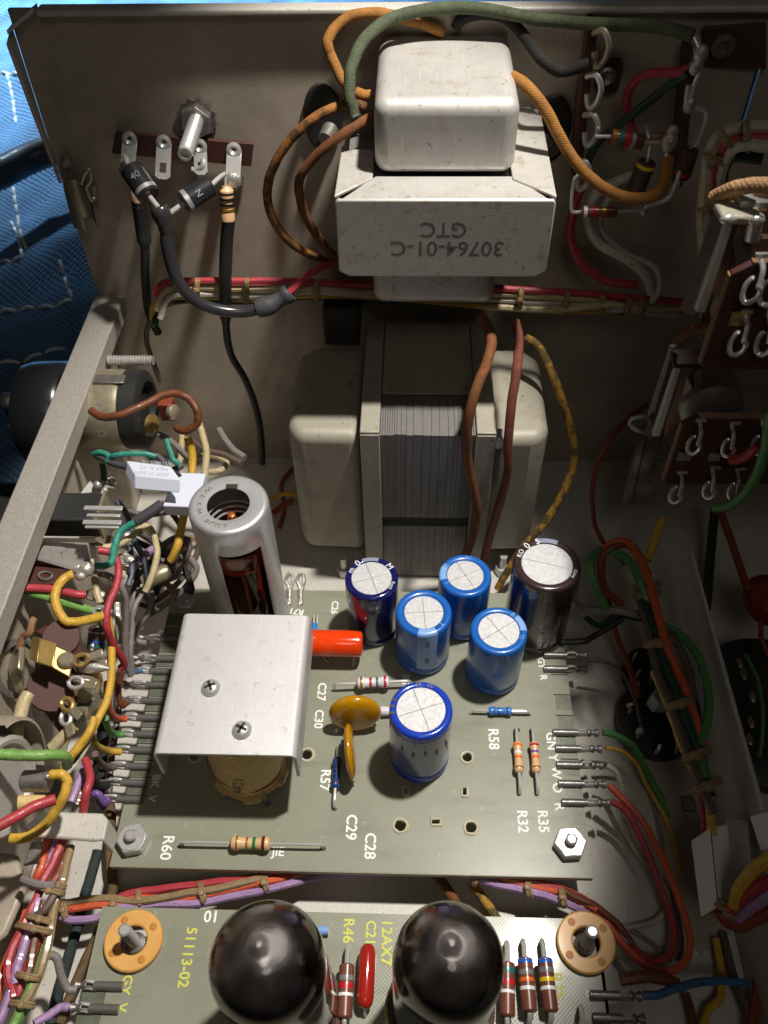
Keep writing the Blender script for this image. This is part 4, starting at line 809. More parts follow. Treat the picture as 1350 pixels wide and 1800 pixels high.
# ================================================================ SMALL TRANSFORMER LEADS
wire('orange cloth lead curling up to the left behind the small transformer and over its top', [(655, 168, 17.9), (632, 165, 17.9), (606, 145, 18.0), (585, 105, 18.2), (576, 75, 18.3), (590, 48, 18.5), (620, 28, 18.6), (670, 24, 18.6), (740, 42, 18.8), (780, 58, 18.8)], .108, 'c_orange', 'y', seg=12)
wire('grey-green cloth lead arching over the small transformer to the far right tag', [(622, 200, 17.0), (614, 160, 17.1), (620, 110, 17.4), (645, 65, 17.8), (690, 32, 18.3), (760, 16, 18.6), (850, 16, 18.6), (950, 34, 18.4), (1050, 42, 18.0), (1150, 46, 17.4), (1218, 62, 17.0)], .118, 'c_green', 'y', seg=12)
wire('mottled orange and black cloth lead forming the outer left loop beside the small transformer', [(640, 187, 17.8), (610, 184, 17.5), (575, 195, 17.2), (530, 225, 17.1), (490, 275, 17.1), (471, 325, 17.2), (474, 370, 17.3), (495, 410, 17.5), (530, 440, 17.7), (580, 462, 18.2)], .10, 'c_orangeblack', 'y', seg=12)
wire('brown cloth lead forming the inner left loop beside the small transformer', [(660, 200, 17.4), (640, 213, 17.0), (600, 238, 16.8), (555, 275, 16.8), (527, 315, 16.9), (530, 360, 17.1), (548, 400, 17.4), (575, 438, 17.8), (592, 455, 18.0)], .10, 'c_brown', 'y', seg=12)
wire('golden orange cloth lead swinging down to the right of the small transformer', [(900, 135, 17.2), (930, 155, 16.9), (965, 205, 16.7), (995, 260, 16.6), (1030, 305, 16.5), (1070, 335, 16.4), (1110, 348, 16.3), (1150, 343, 16.3), (1170, 315, 16.4), (1174, 275, 16.6)], .118, 'c_orange', 'y', seg=12)
wire('black cloth lead drooping from above the small transformer to the upright tag strip', [(800, 50, 18.8), (815, 32, 18.8), (850, 24, 18.8), (890, 32, 18.7), (920, 62, 18.5), (950, 102, 17.7), (985, 125, 17.6), (1035, 112, 17.6)], .112, 'c_black', 'y', seg=12)
# leads hanging over the big transformer
wire('orange-brown cloth lead hanging over the right frame of the big transformer', [(845, 555, 15.6), (862, 585, 15.2), (860, 625, 14.6), (835, 690, 13.9), (822, 750, 13.7), (820, 800, 13.8), (832, 860, 13.9), (838, 900, 13.95), (830, 945, 14.0), (815, 985, 14.05)], .115, 'c_brown', 'y', seg=12)
wire('red-brown cloth lead hanging down between the core and right end bell of the big transformer', [(905, 565, 15.9), (912, 600, 15.4), (908, 650, 14.7), (898, 720, 14.2), (893, 780, 14.0), (892, 830, 14.0), (880, 880, 14.0), (862, 940, 13.95), (850, 985, 13.9)], .108, 'c_redbrown', 'y', seg=12)
wire('mottled yellow and black cloth lead bowing out to the right of the big transformer', [(925, 594, 16.8), (945, 608, 16.6), (970, 655, 16.2), (990, 710, 15.9), (1006, 770, 15.6), (1008, 815, 15.3), (990, 865, 14.8), (960, 915, 14.4), (925, 955, 14.1), (895, 1000, 13.8), (875, 1035, 13.6)], .105, 'c_yellowblack', 'y', seg=12)
# ================================================================ HARNESS ACROSS THE BACK WALL
def harness(label, lines, ties, r, mode, tie_r, name='wire_harness', lacing='lacing'):
    p0 = wpts([lines[0][1][0]], mode)[0]; t = thing(name, label, 'wire harness', p0)
    for m_, pts in lines: part('wire', MB().tube(kinked(wpts(pts, mode), .010), r, 8, 3, jit=.012), m_, t)
    for (a, b) in ties:
        A, B_ = wpts([a, b], mode); mid = (A + B_) / 2; cv = (CAM - mid).normalized(); hw = (B_ - A).length / 2; u = (B_ - A).normalized()
        R1, R2 = hw + tie_r, hw * .75 + tie_r; ring = [mid + u * (R1 * math.cos(q)) + cv * (R2 * math.sin(q)) for q in [2 * math.pi * i / 16 for i in range(17)]]
        part('lacing_tie', MB().tube(ring, tie_r, 7, 1, jit=.25), lacing, t)
        part('lacing_tie', MB().tube([p + (cv.cross(u)) * tie_r * 1.3 for p in ring], tie_r * .8, 6, 1, jit=.3), lacing, t)
        part('knot', MB().ball(mid + cv * R2, tie_r * 1.9, (1, 1, 1), 8), lacing, t)
    return t
hy = 17.9
harness('laced bundle of red, cream and green wires running along the back panel behind both transformers',
  [('w_red', [(272, 520, 17.6), (285, 500, 17.7), (320, 494, hy), (420, 494, hy), (520, 495, hy), (640, 500, hy), (800, 503, hy), (900, 508, hy), (1000, 514, hy), (1090, 522, hy), (1200, 530, hy)]),
   ('w_cream', [(276, 545, 17.6), (290, 512, 17.7), (340, 505, hy), (430, 508, hy), (520, 506, hy), (650, 512, hy), (860, 516, hy), (960, 522, hy), (1060, 530, hy), (1120, 540, hy), (1200, 541, hy)]),
   ('w_white', [(282, 560, 17.5), (300, 522, 17.7), (360, 516, hy), (450, 521, hy), (540, 513, hy), (680, 520, hy), (860, 526, hy), (950, 532, hy), (1050, 540, hy), (1130, 548, hy), (1190, 552, hy)]),
   ('w_darkgreen', [(272, 575, 17.6), (284, 540, 17.9), (330, 528, 18.1), (430, 530, 18.1), (540, 522, 18.1), (700, 530, 18.1), (900, 534, 18.1), (1000, 538, 18.1), (1100, 548, 18.1)]),
   ('w_yellow', [(268, 560, 17.8), (278, 528, 17.8), (340, 520, 18), (430, 526, 18), (540, 519, 18), (700, 524, 18), (880, 540, 17.9), (1000, 546, 17.9), (1100, 545, 18), (1200, 547, 18)]),
   ('w_cream', [(850, 538, 17.8), (920, 543, 17.8), (1000, 543, 17.7), (1080, 534, 17.7)]), ('w_red', [(300, 500, 18.1), (420, 502, 18.1), (600, 503, 18.1), (760, 507, 18.1), (900, 515, 18.1), (1000, 521, 18.1), (1100, 530, 18.1)])],
  [((275, 520), (300, 533)), ((345, 492), (345, 528)), ((432, 494), (432, 532)), ((555, 494), (555, 524)), ((915, 510), (913, 542)), ((998, 514), (993, 552)), ((1058, 520), (1054, 556)), ((1100, 525), (1098, 562)), ((1130, 528), (1128, 560))] if False else
  [((278, 518, hy), (298, 532, hy)), ((345, 493, hy), (345, 526, hy)), ((432, 494, hy), (432, 530, hy)), ((555, 495, hy), (555, 524, hy)), ((915, 511, hy), (913, 542, hy)), ((997, 516, hy), (993, 550, hy)), ((1058, 522, hy), (1054, 554, hy)), ((1105, 527, hy), (1100, 558, hy)), ((1128, 530, hy), (1126, 560, hy))],
  .085, 'y', .05)
wire('cream wire dropping from the left end of the back harness', [(282, 540, 17.8), (262, 570, 17.9), (258, 600, 18.0), (270, 640, 18.1), (282, 670, 18.1)], .08, 'w_taupe', 'y')
# ================================================================ BACK WALL, RIGHT
t2 = thing('terminal_strip', 'tall dark brown tag strip standing upright on the back panel, right of the small transformer', 'terminal strip', Wy(1030, 250))
part('strip', MB().prism([Wy(1033, 52, 18.0), Wy(1050, 60, 18.0), Wy(1040, 130, 18.0), Wy(1022, 310, 18.0), Wy(1004, 308, 18.0), Wy(1012, 200, 18.0)], (.1, .9, 0)), 'phenolic', t2, bevel=.02)
for px, py in ((1060, 85), (1047, 160), (1042, 228), (1028, 308)):
    a = Wy(px, py, 17.6); part('lug', MB().tube([a + V((-.18, .2, .2)), a + V((-.05, -.05, .33)), a + V((.08, -.1, .1)), a + V((.05, -.05, -.2)), a + V((-.08, 0, -.32)), a + V((-.14, .1, -.1))], .06), 'gilt_steel' if py < 100 else 'zinc', t2)
part('mounting_foot', MB().prism([Wy(1062, 103, 18.8), Wy(1093, 104, 18.8), Wy(1096, 122, 18.8), Wy(1086, 160, 18.8), Wy(1080, 165, 18.8), Wy(1058, 164, 18.8)], (0, .1, 0)), 'phenolic', t2, bevel=.02)
part('rivet', MB().lathe(Wy(1066, 134, 18.75), -Y, [(.2, 0), (.2, .06), (.14, .1), (.09, .06), (0, .03)], 18), 'dull_metal', t2)
t3 = thing('terminal_strip', 'dark tag strip with soldered lugs at the right, where the grey-green lead ends', 'terminal strip', Wy(1225, 150))
part('strip', MB().prism([Wy(1212, 95, 17.9), Wy(1226, 95, 17.9), Wy(1200, 330, 17.9), Wy(1186, 330, 17.9)], (0, .8, 0)), 'fibre_brown', t3, bevel=.02)
for pts in ([(1220, 62), (1228, 78), (1232, 95), (1226, 105)], [(1222, 105), (1222, 122), (1228, 130), (1220, 150), (1212, 175), (1208, 186)], [(1210, 150), (1206, 175), (1212, 186), (1240, 197), (1236, 225), (1222, 258)], [(1195, 300), (1187, 325), (1173, 350), (1140, 362), (1132, 372)], [(1183, 225), (1180, 245), (1172, 262), (1172, 280)]):
    part('bare_wire', MB().tube([Wy(a, b, 17.1) for a, b in pts], .045), 'lead_wire', t3)
for px, py, r_ in ((1232, 95, .14), (1222, 118, .12), (1212, 185, .13), (1182, 232, .12), (1176, 250, .17), (1132, 372, .08)): part('solder_blob', MB().ball(Wy(px, py, 17.1), r_, (1, .8, 1.3)), 'solder', t3)
part('lug', MB().prism([Wy(1218, 85, 17.2), Wy(1236, 80, 17.2), Wy(1238, 108, 17.2), Wy(1222, 112, 17.2)], (0, .04, 0)), 'zinc', t3)
def wres(label, a, b, y, L, r, body, bands, pa, pb):
    a3, b3 = Wy(*a, y), Wy(*b, y); d = (b3 - a3).normalized(); L = (b3 - a3).length; t = thing('resistor', label, 'resistor', (a3 + b3) / 2)
    part('body', MB().lathe(a3, d, [(0, 0), (r * .9, 0), (r, .03), (r, L - .03), (r * .9, L), (0, L)], 20), body, t)
    for f, m_ in bands: part('colour_band', MB().lathe(a3, d, [(r - .01, L * f - .04), (r + .005, L * f - .04), (r + .005, L * f + .04), (r - .01, L * f + .04)], 20), m_, t)
    for q, e in ((pa, a3), (pb, b3)):
        if q: part('lead', MB().tube([Wy(*p, y) for p in q] + [e], .04), 'lead_wire', t)
wres('brown resistor with a silver band between the upright tag strip and the right lugs', (1073, 240), (1130, 250), 17.3, 0, .155, 'res_brown', [(.1, 'b_gold'), (.28, 'b_teal'), (.5, 'b_red'), (.66, 'b_silver')], [(1046, 240)], [(1172, 250), (1150, 250)])
wres('brown resistor low on the back panel with pale end band and white wires behind it', (1022, 372), (1084, 373), 17.3, 0, .115, 'res_brown', [(.1, 'b_white'), (.33, 'b_red'), (.62, 'b_gold'), (.8, 'b_brown')], [(1020, 305), (1008, 320), (1004, 365), (1010, 373)], [(1130, 371), (1110, 370)])
wres('dark brown resistor with a yellow band hanging behind the golden orange lead', (1138, 284), (1117, 335), 17.7, 0, .2, 'fibre_brown', [(.12, 'b_yellow')], [(1143, 255)], None)
wres('dark resistor hanging by thin leads at the far right of the lugs', (1214, 262), (1198, 312), 17.4, 0, .18, 'fibre_brown', [(.8, 'b_red')], [(1232, 225)], [(1188, 330)])
wres('small resistor stub soldered across the right lugs', (1142, 240), (1165, 240), 17.5, 0, .09, 'phenolic_edge', [], [(1136, 222), (1140, 236)], [(1175, 248)])
wire('thin red wire curving from the right lugs down behind the banded resistor', [(1216, 115, 17.4), (1195, 126, 17.4), (1155, 128, 17.6), (1120, 138, 17.9), (1104, 165, 18.1), (1104, 200, 18.2), (1114, 240, 18.2)], .10, 'w_red', 'y')
wire('green wire slanting down from the right lugs to the upright tag strip', [(1210, 128, 17.3), (1170, 155, 17.6), (1120, 195, 17.8), (1080, 225, 18), (1045, 258, 18), (1030, 300, 18.1)], lambda t: .085, 'w_darkgreen', 'y')
wire('outer white wire sweeping down to the back harness below the resistors', [(1118, 305, 18.0), (1080, 320, 18), (1045, 345, 18), (1035, 390, 17.9), (1055, 430, 17.8), (1100, 455, 17.7), (1135, 485, 17.7), (1145, 515, 17.8)], .12, 'w_white', 'y')
wire('inner white wire sweeping down to the back harness beside a thinner one', [(1110, 340, 18.1), (1070, 350, 18.1), (1055, 385, 18), (1065, 415, 17.9), (1105, 450, 17.9), (1150, 470, 17.8), (1160, 505, 17.7), (1145, 530, 17.7)], .085, 'w_white', 'y')
wire('dark red wire looping low on the back panel into the harness', [(1030, 320, 18.3), (1012, 355, 18.3), (1003, 420, 18.3), (1030, 470, 18.2), (1070, 495, 18.1), (1120, 500, 18.1)], .12, 'w_red', 'y')
dt = thing('mounting_lug', 'dark angled lug with a ring screw at the far upper right of the back panel', 'lug', Wy(1270, 80))
part('plate', MB().prism([Wy(1235, 45, 18.9), Wy(1345, 38, 18.9), Wy(1345, 120, 18.9), Wy(1240, 110, 18.9)], (0, -.08, 0)), 'fibre_brown', dt, bevel=.02); part('ring', MB().lathe(Wy(1270, 80, 18.8), -Y, [(.24, 0), (.24, .08), (.13, .1), (.08, .02), (0, .02)], 20), 'dull_metal', dt)
# upper right bundle
harness('laced white and red bundle arching down at the far right of the back panel',
  [('w_white', [(1350, 222, 15.5), (1310, 222, 15.6), (1270, 235, 15.7), (1248, 265, 15.8), (1242, 310, 15.8), (1240, 370, 15.9), (1238, 430, 15.9)]), ('w_red', [(1350, 245, 15.4), (1310, 243, 15.5), (1278, 255, 15.6), (1256, 285, 15.8), (1250, 330, 15.9), (1248, 400, 16.0)]),
   ('w_cream', [(1350, 232, 15.6), (1300, 233, 15.7), (1268, 250, 15.7), (1246, 290, 15.8), (1236, 350, 15.8), (1234, 380, 15.9), (1236, 450, 16)]), ('w_white', [(1355, 258, 15.2), (1320, 255, 15.3), (1290, 262, 15.5), (1268, 300, 15.8), (1262, 340, 16)]), ('w_darkgreen', [(1340, 280, 15.6), (1290, 275, 15.8), (1272, 300, 16), (1268, 350, 16.1)])],
  [((1262, 230, 15.6), (1290, 262, 15.6)), ((1240, 275, 15.7), (1270, 288, 15.7)), ((1232, 370, 15.8), (1254, 366, 15.8)), ((1310, 220, 15.5), (1315, 262, 15.5))], .11, 'y', .045)
# ================================================================ ROTARY SWITCH STACKS, RIGHT
sw = thing('rotary_switch', 'upper brown wafer rotary switch with looped lugs and bright metal spacers at the right edge', 'rotary switch', (6.2, 12.5, 0))
def wafer(px0, py0, y, wd, ht, par, lugs, cut=.25):
    a = P(px0, py0, y=y); pts = [a + V((cut, 0, 0)), a + V((wd, 0, 0)), a + V((wd, 0, -ht)), a + V((0.1, 0, -ht)), a + V((0, 0, -ht + .1)), a + V((0, 0, -cut * .7))]
    part('wafer', MB().prism(pts, (0, .14, 0)), 'phenolic', par, bevel=.02)
    part('wafer_rim', MB().prism([a + V((cut + .02, .005, .004)), a + V((wd, .005, .004)), a + V((wd, .135, .004)), a + V((cut + .02, .135, .004))], (0, 0, .03)), 'phenolic_edge', par)
    part('wafer_rim', MB().prism([a + V((-.03, .005, -cut * .8)), a + V((-.03, .135, -cut * .8)), a + V((-.03, .135, -ht + .1)), a + V((-.03, .005, -ht + .1))], (.028, 0, 0)), 'phenolic_edge', par)
    for lx, ly, an in lugs:
        c = P(lx, ly, y=y - .25); R = Matrix.Rotation(R_(an), 3, 'Y'); loop = []
        for q in range(15): th = 2 * math.pi * q / 14; loop.append(c + R @ V((.085 * math.sin(th), -.12 * math.cos(th / 2), .18 * math.cos(th) - .09)))
        o = part('lug', MB().tube([c + R @ V((0, .25, .35)), c + R @ V((0, .02, .3)), c + R @ V((0, -.1, .12))] + loop, .042), 'bright_metal', par)
        part('rivet_bar', MB().box(c + V((.05, .23, .42)), (.2, .06, .05)), 'bright_metal', o)
wafer(1292, 465, 11.5, 5.5, 2.05, sw, [(1325, 505, 10), (1300, 600, 8), (1345, 600, 0), (1352, 510, 0)])  # wafer runs on unseen to the right, widened to shade the board
part('wafer_contact', MB().box(P(1300, 560, y=11.46), (.3, .04, .25)), 'brass', sw)
part('wafer', MB().prism([P(1278, 368, y=12.9), P(1350, 372, y=12.9), P(1350, 520, y=12.9), P(1228, 520, y=12.9)], (0, .14, 0)), 'phenolic_edge', sw)
for yy, xx in ((12.4, 5.35), (13.1, 5.3), (13.9, 5.45)):
    part('wafer', MB().prism([(xx + .2, yy, 11.9), (xx + 4, yy, 11.9), (xx + 4, yy, 9.6), (xx + .1, yy, 9.6), (xx, yy, 9.8), (xx, yy, 11.7)], (0, .13, 0)), 'phenolic_edge', sw, bevel=.015)
part('top_clip', MB().prism([P(1255, 352, y=12.6), P(1330, 350, y=12.6), P(1340, 382, y=12.0), P(1270, 378, y=12.0)], (0, 0, -.16)), 'grey_paint', sw, bevel=.05)
part('side_frame', MB().prism([P(1280, 385, y=12.2), P(1292, 387, y=12.2), P(1240, 550, y=12.8), P(1222, 548, y=12.8)], (0, .15, 0)), 'plate_white', sw, bevel=.02)
part('side_frame', MB().prism([P(1258, 362, y=13.0), P(1276, 380, y=12.8), P(1222, 560, y=13.2), P(1195, 545, y=13.4)], (.1, .25, 0)), 'fibre_brown', sw, bevel=.02)
part('spacer', MB().cyl(P(1330, 380, y=12.2), P(1322, 420, y=12.2), .12, .12, 14), 'bright_metal', sw); part('spacer', MB().cyl(P(1300, 520, y=12.2), P(1285, 545, y=12.6), .35, .35, 18), 'dull_metal', sw)
part('contact_spring', MB().prism([P(1300, 402, y=12.3), P(1325, 455, y=12.3), P(1296, 465, y=12.3), P(1290, 425, y=12.3)], (0, .05, 0)), 'dull_metal', sw)
for px, py in ((1280, 386), (1330, 388)): part('screw_head', MB().ball(P(px, py, y=12.0), .11, (1.2, .6, .8), 12), 'bright_metal', sw)
part('contact_bar', MB().box(P(1308, 345, y=12.5), (.22, .5, .1)), 'bright_metal', sw); part('contact_bar', MB().box(P(1340, 352, y=12.5), (.45, .3, .08)), 'bright_metal', sw)
wire('tan cloth lead curving over the top of the upper rotary switch', [(1255, 348, 12.7), (1285, 333, 12.5), (1320, 326, 12.3), (1365, 326, 12.1)], .12, 'c_tan', 'y', seg=10)
wire('second tan cloth lead above the upper rotary switch, partly behind the first', [(1275, 352, 12.9), (1310, 340, 12.7), (1365, 338, 12.5)], .09, 'c_tan', 'y', seg=10)
s2 = thing('rotary_switch', 'lower brown wafer rotary switch with ringed lugs at the right edge', 'rotary switch', (6.2, 13, 0))
wafer(1205, 735, 12.5, 5.5, 1.9, s2, [(1222, 780, 8), (1190, 868, 8), (1282, 785, 0), (1248, 860, 0), (1292, 862, 0), (1335, 780, 0)])
part('wafer_contact', MB().box(P(1203, 802, y=12.46), (.28, .04, .22)), 'gilt_steel', s2); part('wafer_contact', MB().box(P(1256, 803, y=12.46), (.25, .04, .2)), 'gilt_steel', s2)
part('side_frame', MB().prism([P(1176, 608, y=13.6), P(1184, 612, y=13.6), P(1146, 740, y=14.1), P(1138, 728, y=14.1)], (.25, .25, 0)), 'grey_paint', s2, bevel=.02)
part('side_frame', MB().prism([P(1188, 646, y=13.2), P(1198, 648, y=13.2), P(1160, 768, y=13.5), P(1147, 768, y=13.5)], (0, .15, 0)), 'plate_white', s2, bevel=.02)
part('top_clip', MB().prism([P(1180, 612, y=13.6), P(1245, 612, y=13.6), P(1242, 642, y=13.2), P(1184, 640, y=13.2)], (0, 0, -.12)), 'fibre_brown', s2, bevel=.03)
part('wafer', MB().prism([P(1198, 648, y=13.3), P(1230, 648, y=13.3), P(1210, 740, y=13.3), P(1170, 768, y=13.3)], (0, .14, 0)), 'phenolic_edge', s2)
part('contact_spring', MB().prism([P(1208, 665, y=13.2), P(1232, 712, y=13.2), P(1206, 715, y=13.2), P(1200, 700, y=13.2)], (0, .04, 0)), 'plate_white', s2); part('contact_spring', MB().prism([P(1222, 655, y=13.1), P(1234, 650, y=13.1), P(1232, 715, y=13.1), P(1222, 690, y=13.1)], (0, .06, 0)), 'dull_metal', s2)
part('hub', MB().lathe(P(1245, 700, y=13.4), Y, [(0, -.5), (.42, -.5), (.62, -.35), (.66, -.1), (.66, .3), (0, .3)], 28), 'dull_metal', s2)
part('bracket_tab', MB().prism([P(1140, 735, y=13.9), P(1152, 755, y=13.9), P(1142, 775, y=13.9), P(1134, 760, y=13.9)], (.1, .2, 0)), 'gilt_steel', s2)
wire('braided brown cloth lead hopping over the lower rotary switch', [(1188, 598, 13.4), (1215, 582, 13.1), (1245, 577, 12.8), (1260, 580, 12.4)], .10, 'c_brown', 'y', seg=10)
wire('green wire arc crossing in front of the lower rotary switch', [(1356, 725, 11.6), (1345, 790, 11.6), (1322, 850, 11.7), (1290, 885, 11.8), (1255, 893, 12)], .11, 'w_green', 'y', seg=10)
wire('short crimson wire soldered to the lower rotary switch', [(1360, 785, 11.8), (1330, 788, 11.9), (1305, 805, 12.0), (1282, 808, 12.1)], .11, 'w_red', 'y')
pt = thing('round_pot_can', 'round dark metal potentiometer can under the lower rotary switch', 'potentiometer', P(1130, 815, y=15.2))
c = P(1128, 815, y=15.4); part('can', MB().lathe(c + V((-.25, 0, 0)), V((1, -.35, .05)), [(0, 0), (.98, 0), (1.08, .08), (1.08, .2), (1.03, .24), (1.03, .6), (0, .6)], 36), 'dull_metal', pt)
wire('white wire end curling onto the round potentiometer can', [(1137, 732, 14.6), (1112, 736, 14.6), (1108, 748, 14.6), (1125, 758, 14.5), (1140, 762, 14.5)], .05, 'w_white', 'y')
# side partition + foot bracket
pp = thing('partition_plate', 'tall pale metal partition plate running back along the right side of the case', 'partition', (6.8, 9, 0))
part('plate', MB().prism([(6.76, 13.3, 2.0), (6.80, 13.0, 3.05), (6.94, 2.2, 3.05), (6.94, 2.2, 0), (6.9, 6.5, .12), (6.86, 9.5, 1.1)], (.09, 0, 0)), 'floor_steel', pp, bevel=.02)
part('foot_flange', MB().prism([(6.85, 10.2, .02), (5.6, 9.2, .02), (5.72, 6.0, .02), (6.1, 4.75, .02), (6.95, 5.3, .02)], (0, 0, .08)), 'steel', pp, bevel=.02)
for px, py in ((1210, 1413), (1250, 1590)): part('pressed_stud', MB().box(P(px, py, z=.12), (.30, .34, .16)), 'dull_metal', pp, bevel=.05)
cl = thing('cable_clamp', 'folded off-white nylon cable clamp gripping the right harness', 'cable clamp', P(1255, 1530, z=2.0))
q0 = P(1218, 1475, z=2.2); 
part('front_panel', MB().prism([P(1215, 1478, z=2.0), P(1248, 1455, z=2.3), P(1262, 1595, z=2.2), P(1232, 1612, z=1.9)], (.03, .03, -.09)), 'nylon', cl, bevel=.02)
part('front_panel', MB().prism([P(1250, 1455, z=2.3), P(1278, 1448, z=2.2), P(1298, 1590, z=2.1), P(1264, 1594, z=2.2)], (.03, .03, -.09)), 'nylon', cl, bevel=.02)
part('rear_panel', MB().prism([P(1275, 1437, z=2.0), P(1315, 1440, z=2.5), P(1325, 1590, z=2.4), P(1298, 1592, z=2.0)], (.03, .03, -.09)), 'plate_white', cl, bevel=.02)
part('rear_panel', MB().prism([P(1318, 1435, z=3.0), P(1350, 1425, z=3.2), P(1360, 1490, z=3.2), P(1338, 1495, z=3.0)], (.03, .03, -.09)), 'nylon', cl, bevel=.02)
z3 = 2.5
harness('laced bundle of green, orange, yellow and taupe wires running down beside the partition plate',
  [('w_green', [(1100, 990, 2.2), (1068, 965, 2.5), (1042, 978, 2.6), (1040, 1010, 2.5), (1055, 1050, 2.4), (1068, 1070, 2.2)]), ('w_green', [(1070, 968, 2.6), (1105, 985, 2.8), (1125, 1025, 2.8), (1145, 1080, z3), (1160, 1140, z3), (1190, 1220, z3), (1222, 1300, z3), (1240, 1370, z3)]),
   ('w_orange', [(1060, 965, 2.6), (1095, 950, 2.8), (1120, 975, 2.9), (1140, 1020, 2.9), (1155, 1075, 2.8), (1170, 1130, 2.7), (1190, 1180, 2.6), (1215, 1240, 2.5), (1235, 1310, 2.4)]),
   ('w_rust', [(1140, 1010, 2.6), (1110, 960, 2.7), (1075, 962, 2.7), (1055, 985, 2.5), (1060, 1030, 2.3), (1095, 1065, 2.1)]),
   ('w_taupe', [(1120, 1040, z3), (1140, 1110, z3), (1155, 1180, z3), (1180, 1240, z3), (1205, 1310, z3), (1232, 1380, z3), (1255, 1430, z3)]), ('w_yellow', [(1150, 1180, 2.4), (1178, 1250, 2.4), (1200, 1310, 2.4), (1222, 1360, 2.4), (1245, 1400, 2.3), (1252, 1470, 2.2)]),
   ('w_darkgreen', [(1130, 1050, 2.6), (1155, 1120, 2.6), (1175, 1180, 2.6), (1205, 1260, 2.6), (1230, 1330, 2.5), (1250, 1400, 2.4)]), ('w_red', [(1215, 1330, 2.2), (1235, 1400, 2.1), (1240, 1460, 2.0)]), ('w_green', [(1165, 1100, 2.5), (1200, 1120, 2.5), (1230, 1160, 2.6), (1245, 1220, 2.6), (1240, 1280, 2.5), (1228, 1310, 2.4)]),
   ('w_grey', [(1015, 1010, 2.2), (1010, 1040, 2.0), (1030, 1070, 2.0), (1080, 1072, 2.1), (1130, 1082, 2.2)]), ('w_taupe', [(1175, 1110, 2.5), (1200, 1150, 2.5), (1215, 1200, 2.5), (1218, 1260, 2.4)])],
  [((1118, 1035, z3), (1155, 1028, z3)), ((1138, 1135, z3), (1180, 1128, z3)), ((1178, 1245, z3), (1215, 1232, z3)), ((1208, 1335, z3), (1242, 1322, z3)), ((1228, 1390, z3), (1262, 1375, z3)), ((1120, 1050, z3), (1155, 1043, z3))], .10, 'z', .06)
wire('yellow sleeved wire end slanting up behind the right harness', [(1165, 912, 3.2), (1150, 950, 3.0), (1138, 985, 2.8)], .12, 'w_yellow')
wire('black sleeve passing upright behind the partition plate', [(1258, 890, 1.5), (1250, 960, 1), (1243, 1050, .6), (1236, 1090, .4)], .13, 'rubber_black')
wire('long rust-red wire dropping behind the partition plate to the red blob', [(1262, 890, 2.6), (1285, 950, 2.6), (1305, 1010, 2.6), (1316, 1040, 2.6)], .11, 'w_rust')
rb = thing('dipped_capacitor', 'large dark red dipped blob capacitor at the right edge', 'capacitor', P(1345, 1060, z=2.6))
c = P(1352, 1055, z=2.4); part('body', MB().ball(c, .62, (1, 1.15, .7), 24), 'red_gloss', rb); part('lead', MB().tube([c + V((-.3, -.5, 0)), P(1338, 1120, z=2.4), P(1350, 1150, z=2.3), P(1362, 1180, z=2.3)], .06), 'w_rust', rb)
cn = thing('multi_pin_socket', 'round black multi-pin socket lying in shadow beyond the partition plate', 'socket', P(1320, 1270, z=.8))
c = P(1345, 1260, z=.5); part('body', MB().lathe(c, V((0, -.1, 1)), [(0, 0), (1.9, 0), (1.9, .4), (1.7, .5), (.8, .5), (.6, .4), (0, .4)], 36), 'rubber_black', cn)
for px, py in ((1307, 1185), (1322, 1225), (1320, 1270), (1300, 1165), (1318, 1300)): part('pin', MB().ball(P(px, py, z=1.1), .11, (.8, 1.5, .6), 10), 'gilt_steel', cn)
wire('thin grey-green wire hanging over the black multi-pin socket', [(1310, 1150, 2), (1330, 1190, 2), (1340, 1240, 2), (1340, 1290, 1.9), (1335, 1330, 1.6)], .05, 'w_green')
ts = thing('tube_socket', 'black tube socket with soldered pins on the floor left of the right harness', 'tube socket', P(1150, 1270, z=0))
c = P(1150, 1275, z=.1); part('body', MB().lathe(c, Z, [(0, 0), (.95, 0), (.95, .35), (.8, .4), (.3, .4), (.25, .2), (0, .2)], 28), 'rubber_black', ts)
for i in range(9):
    a = R_(40 * i + 12); q = c + V((.68 * math.cos(a), .95 * math.sin(a) * 1.0, .4)); o = part('pin', MB().tube([q, q + V((0, 0, .15)), q + V((.08 * math.cos(a), .08 * math.sin(a), .32)), q + V((.02, .02, .38))], .045), 'zinc', ts)
    if i % 2: part('solder_blob', MB().ball(q + V((0, 0, .3)), .1, seg=8), 'solder', ts)
hn = P(1153, 1238, z=.9); part('hex_spacer', MB().lathe(hn, V((.1, -.1, 1)), [(0, 0), (.24, 0), (.24, .5), (.12, .52), (0, .52)], 6), 'plate_white', ts, sharp=20)
t = thing('tube_socket', 'second black socket with pins farther back between board and right harness', 'tube socket', P(1130, 1180, z=0)); c = P(1140, 1190, z=.05)
part('body', MB().lathe(c, Z, [(0, 0), (.7, 0), (.7, .3), (.5, .35), (0, .3)], 24), 'rubber_black', t)
for i in range(6): a = R_(60 * i + 30); q = c + V((.5 * math.cos(a), .5 * math.sin(a), .3)); part('pin', MB().tube([q, q + V((0, 0, .3)), q + V((.05, .05, .4))], .035), 'zinc', t)
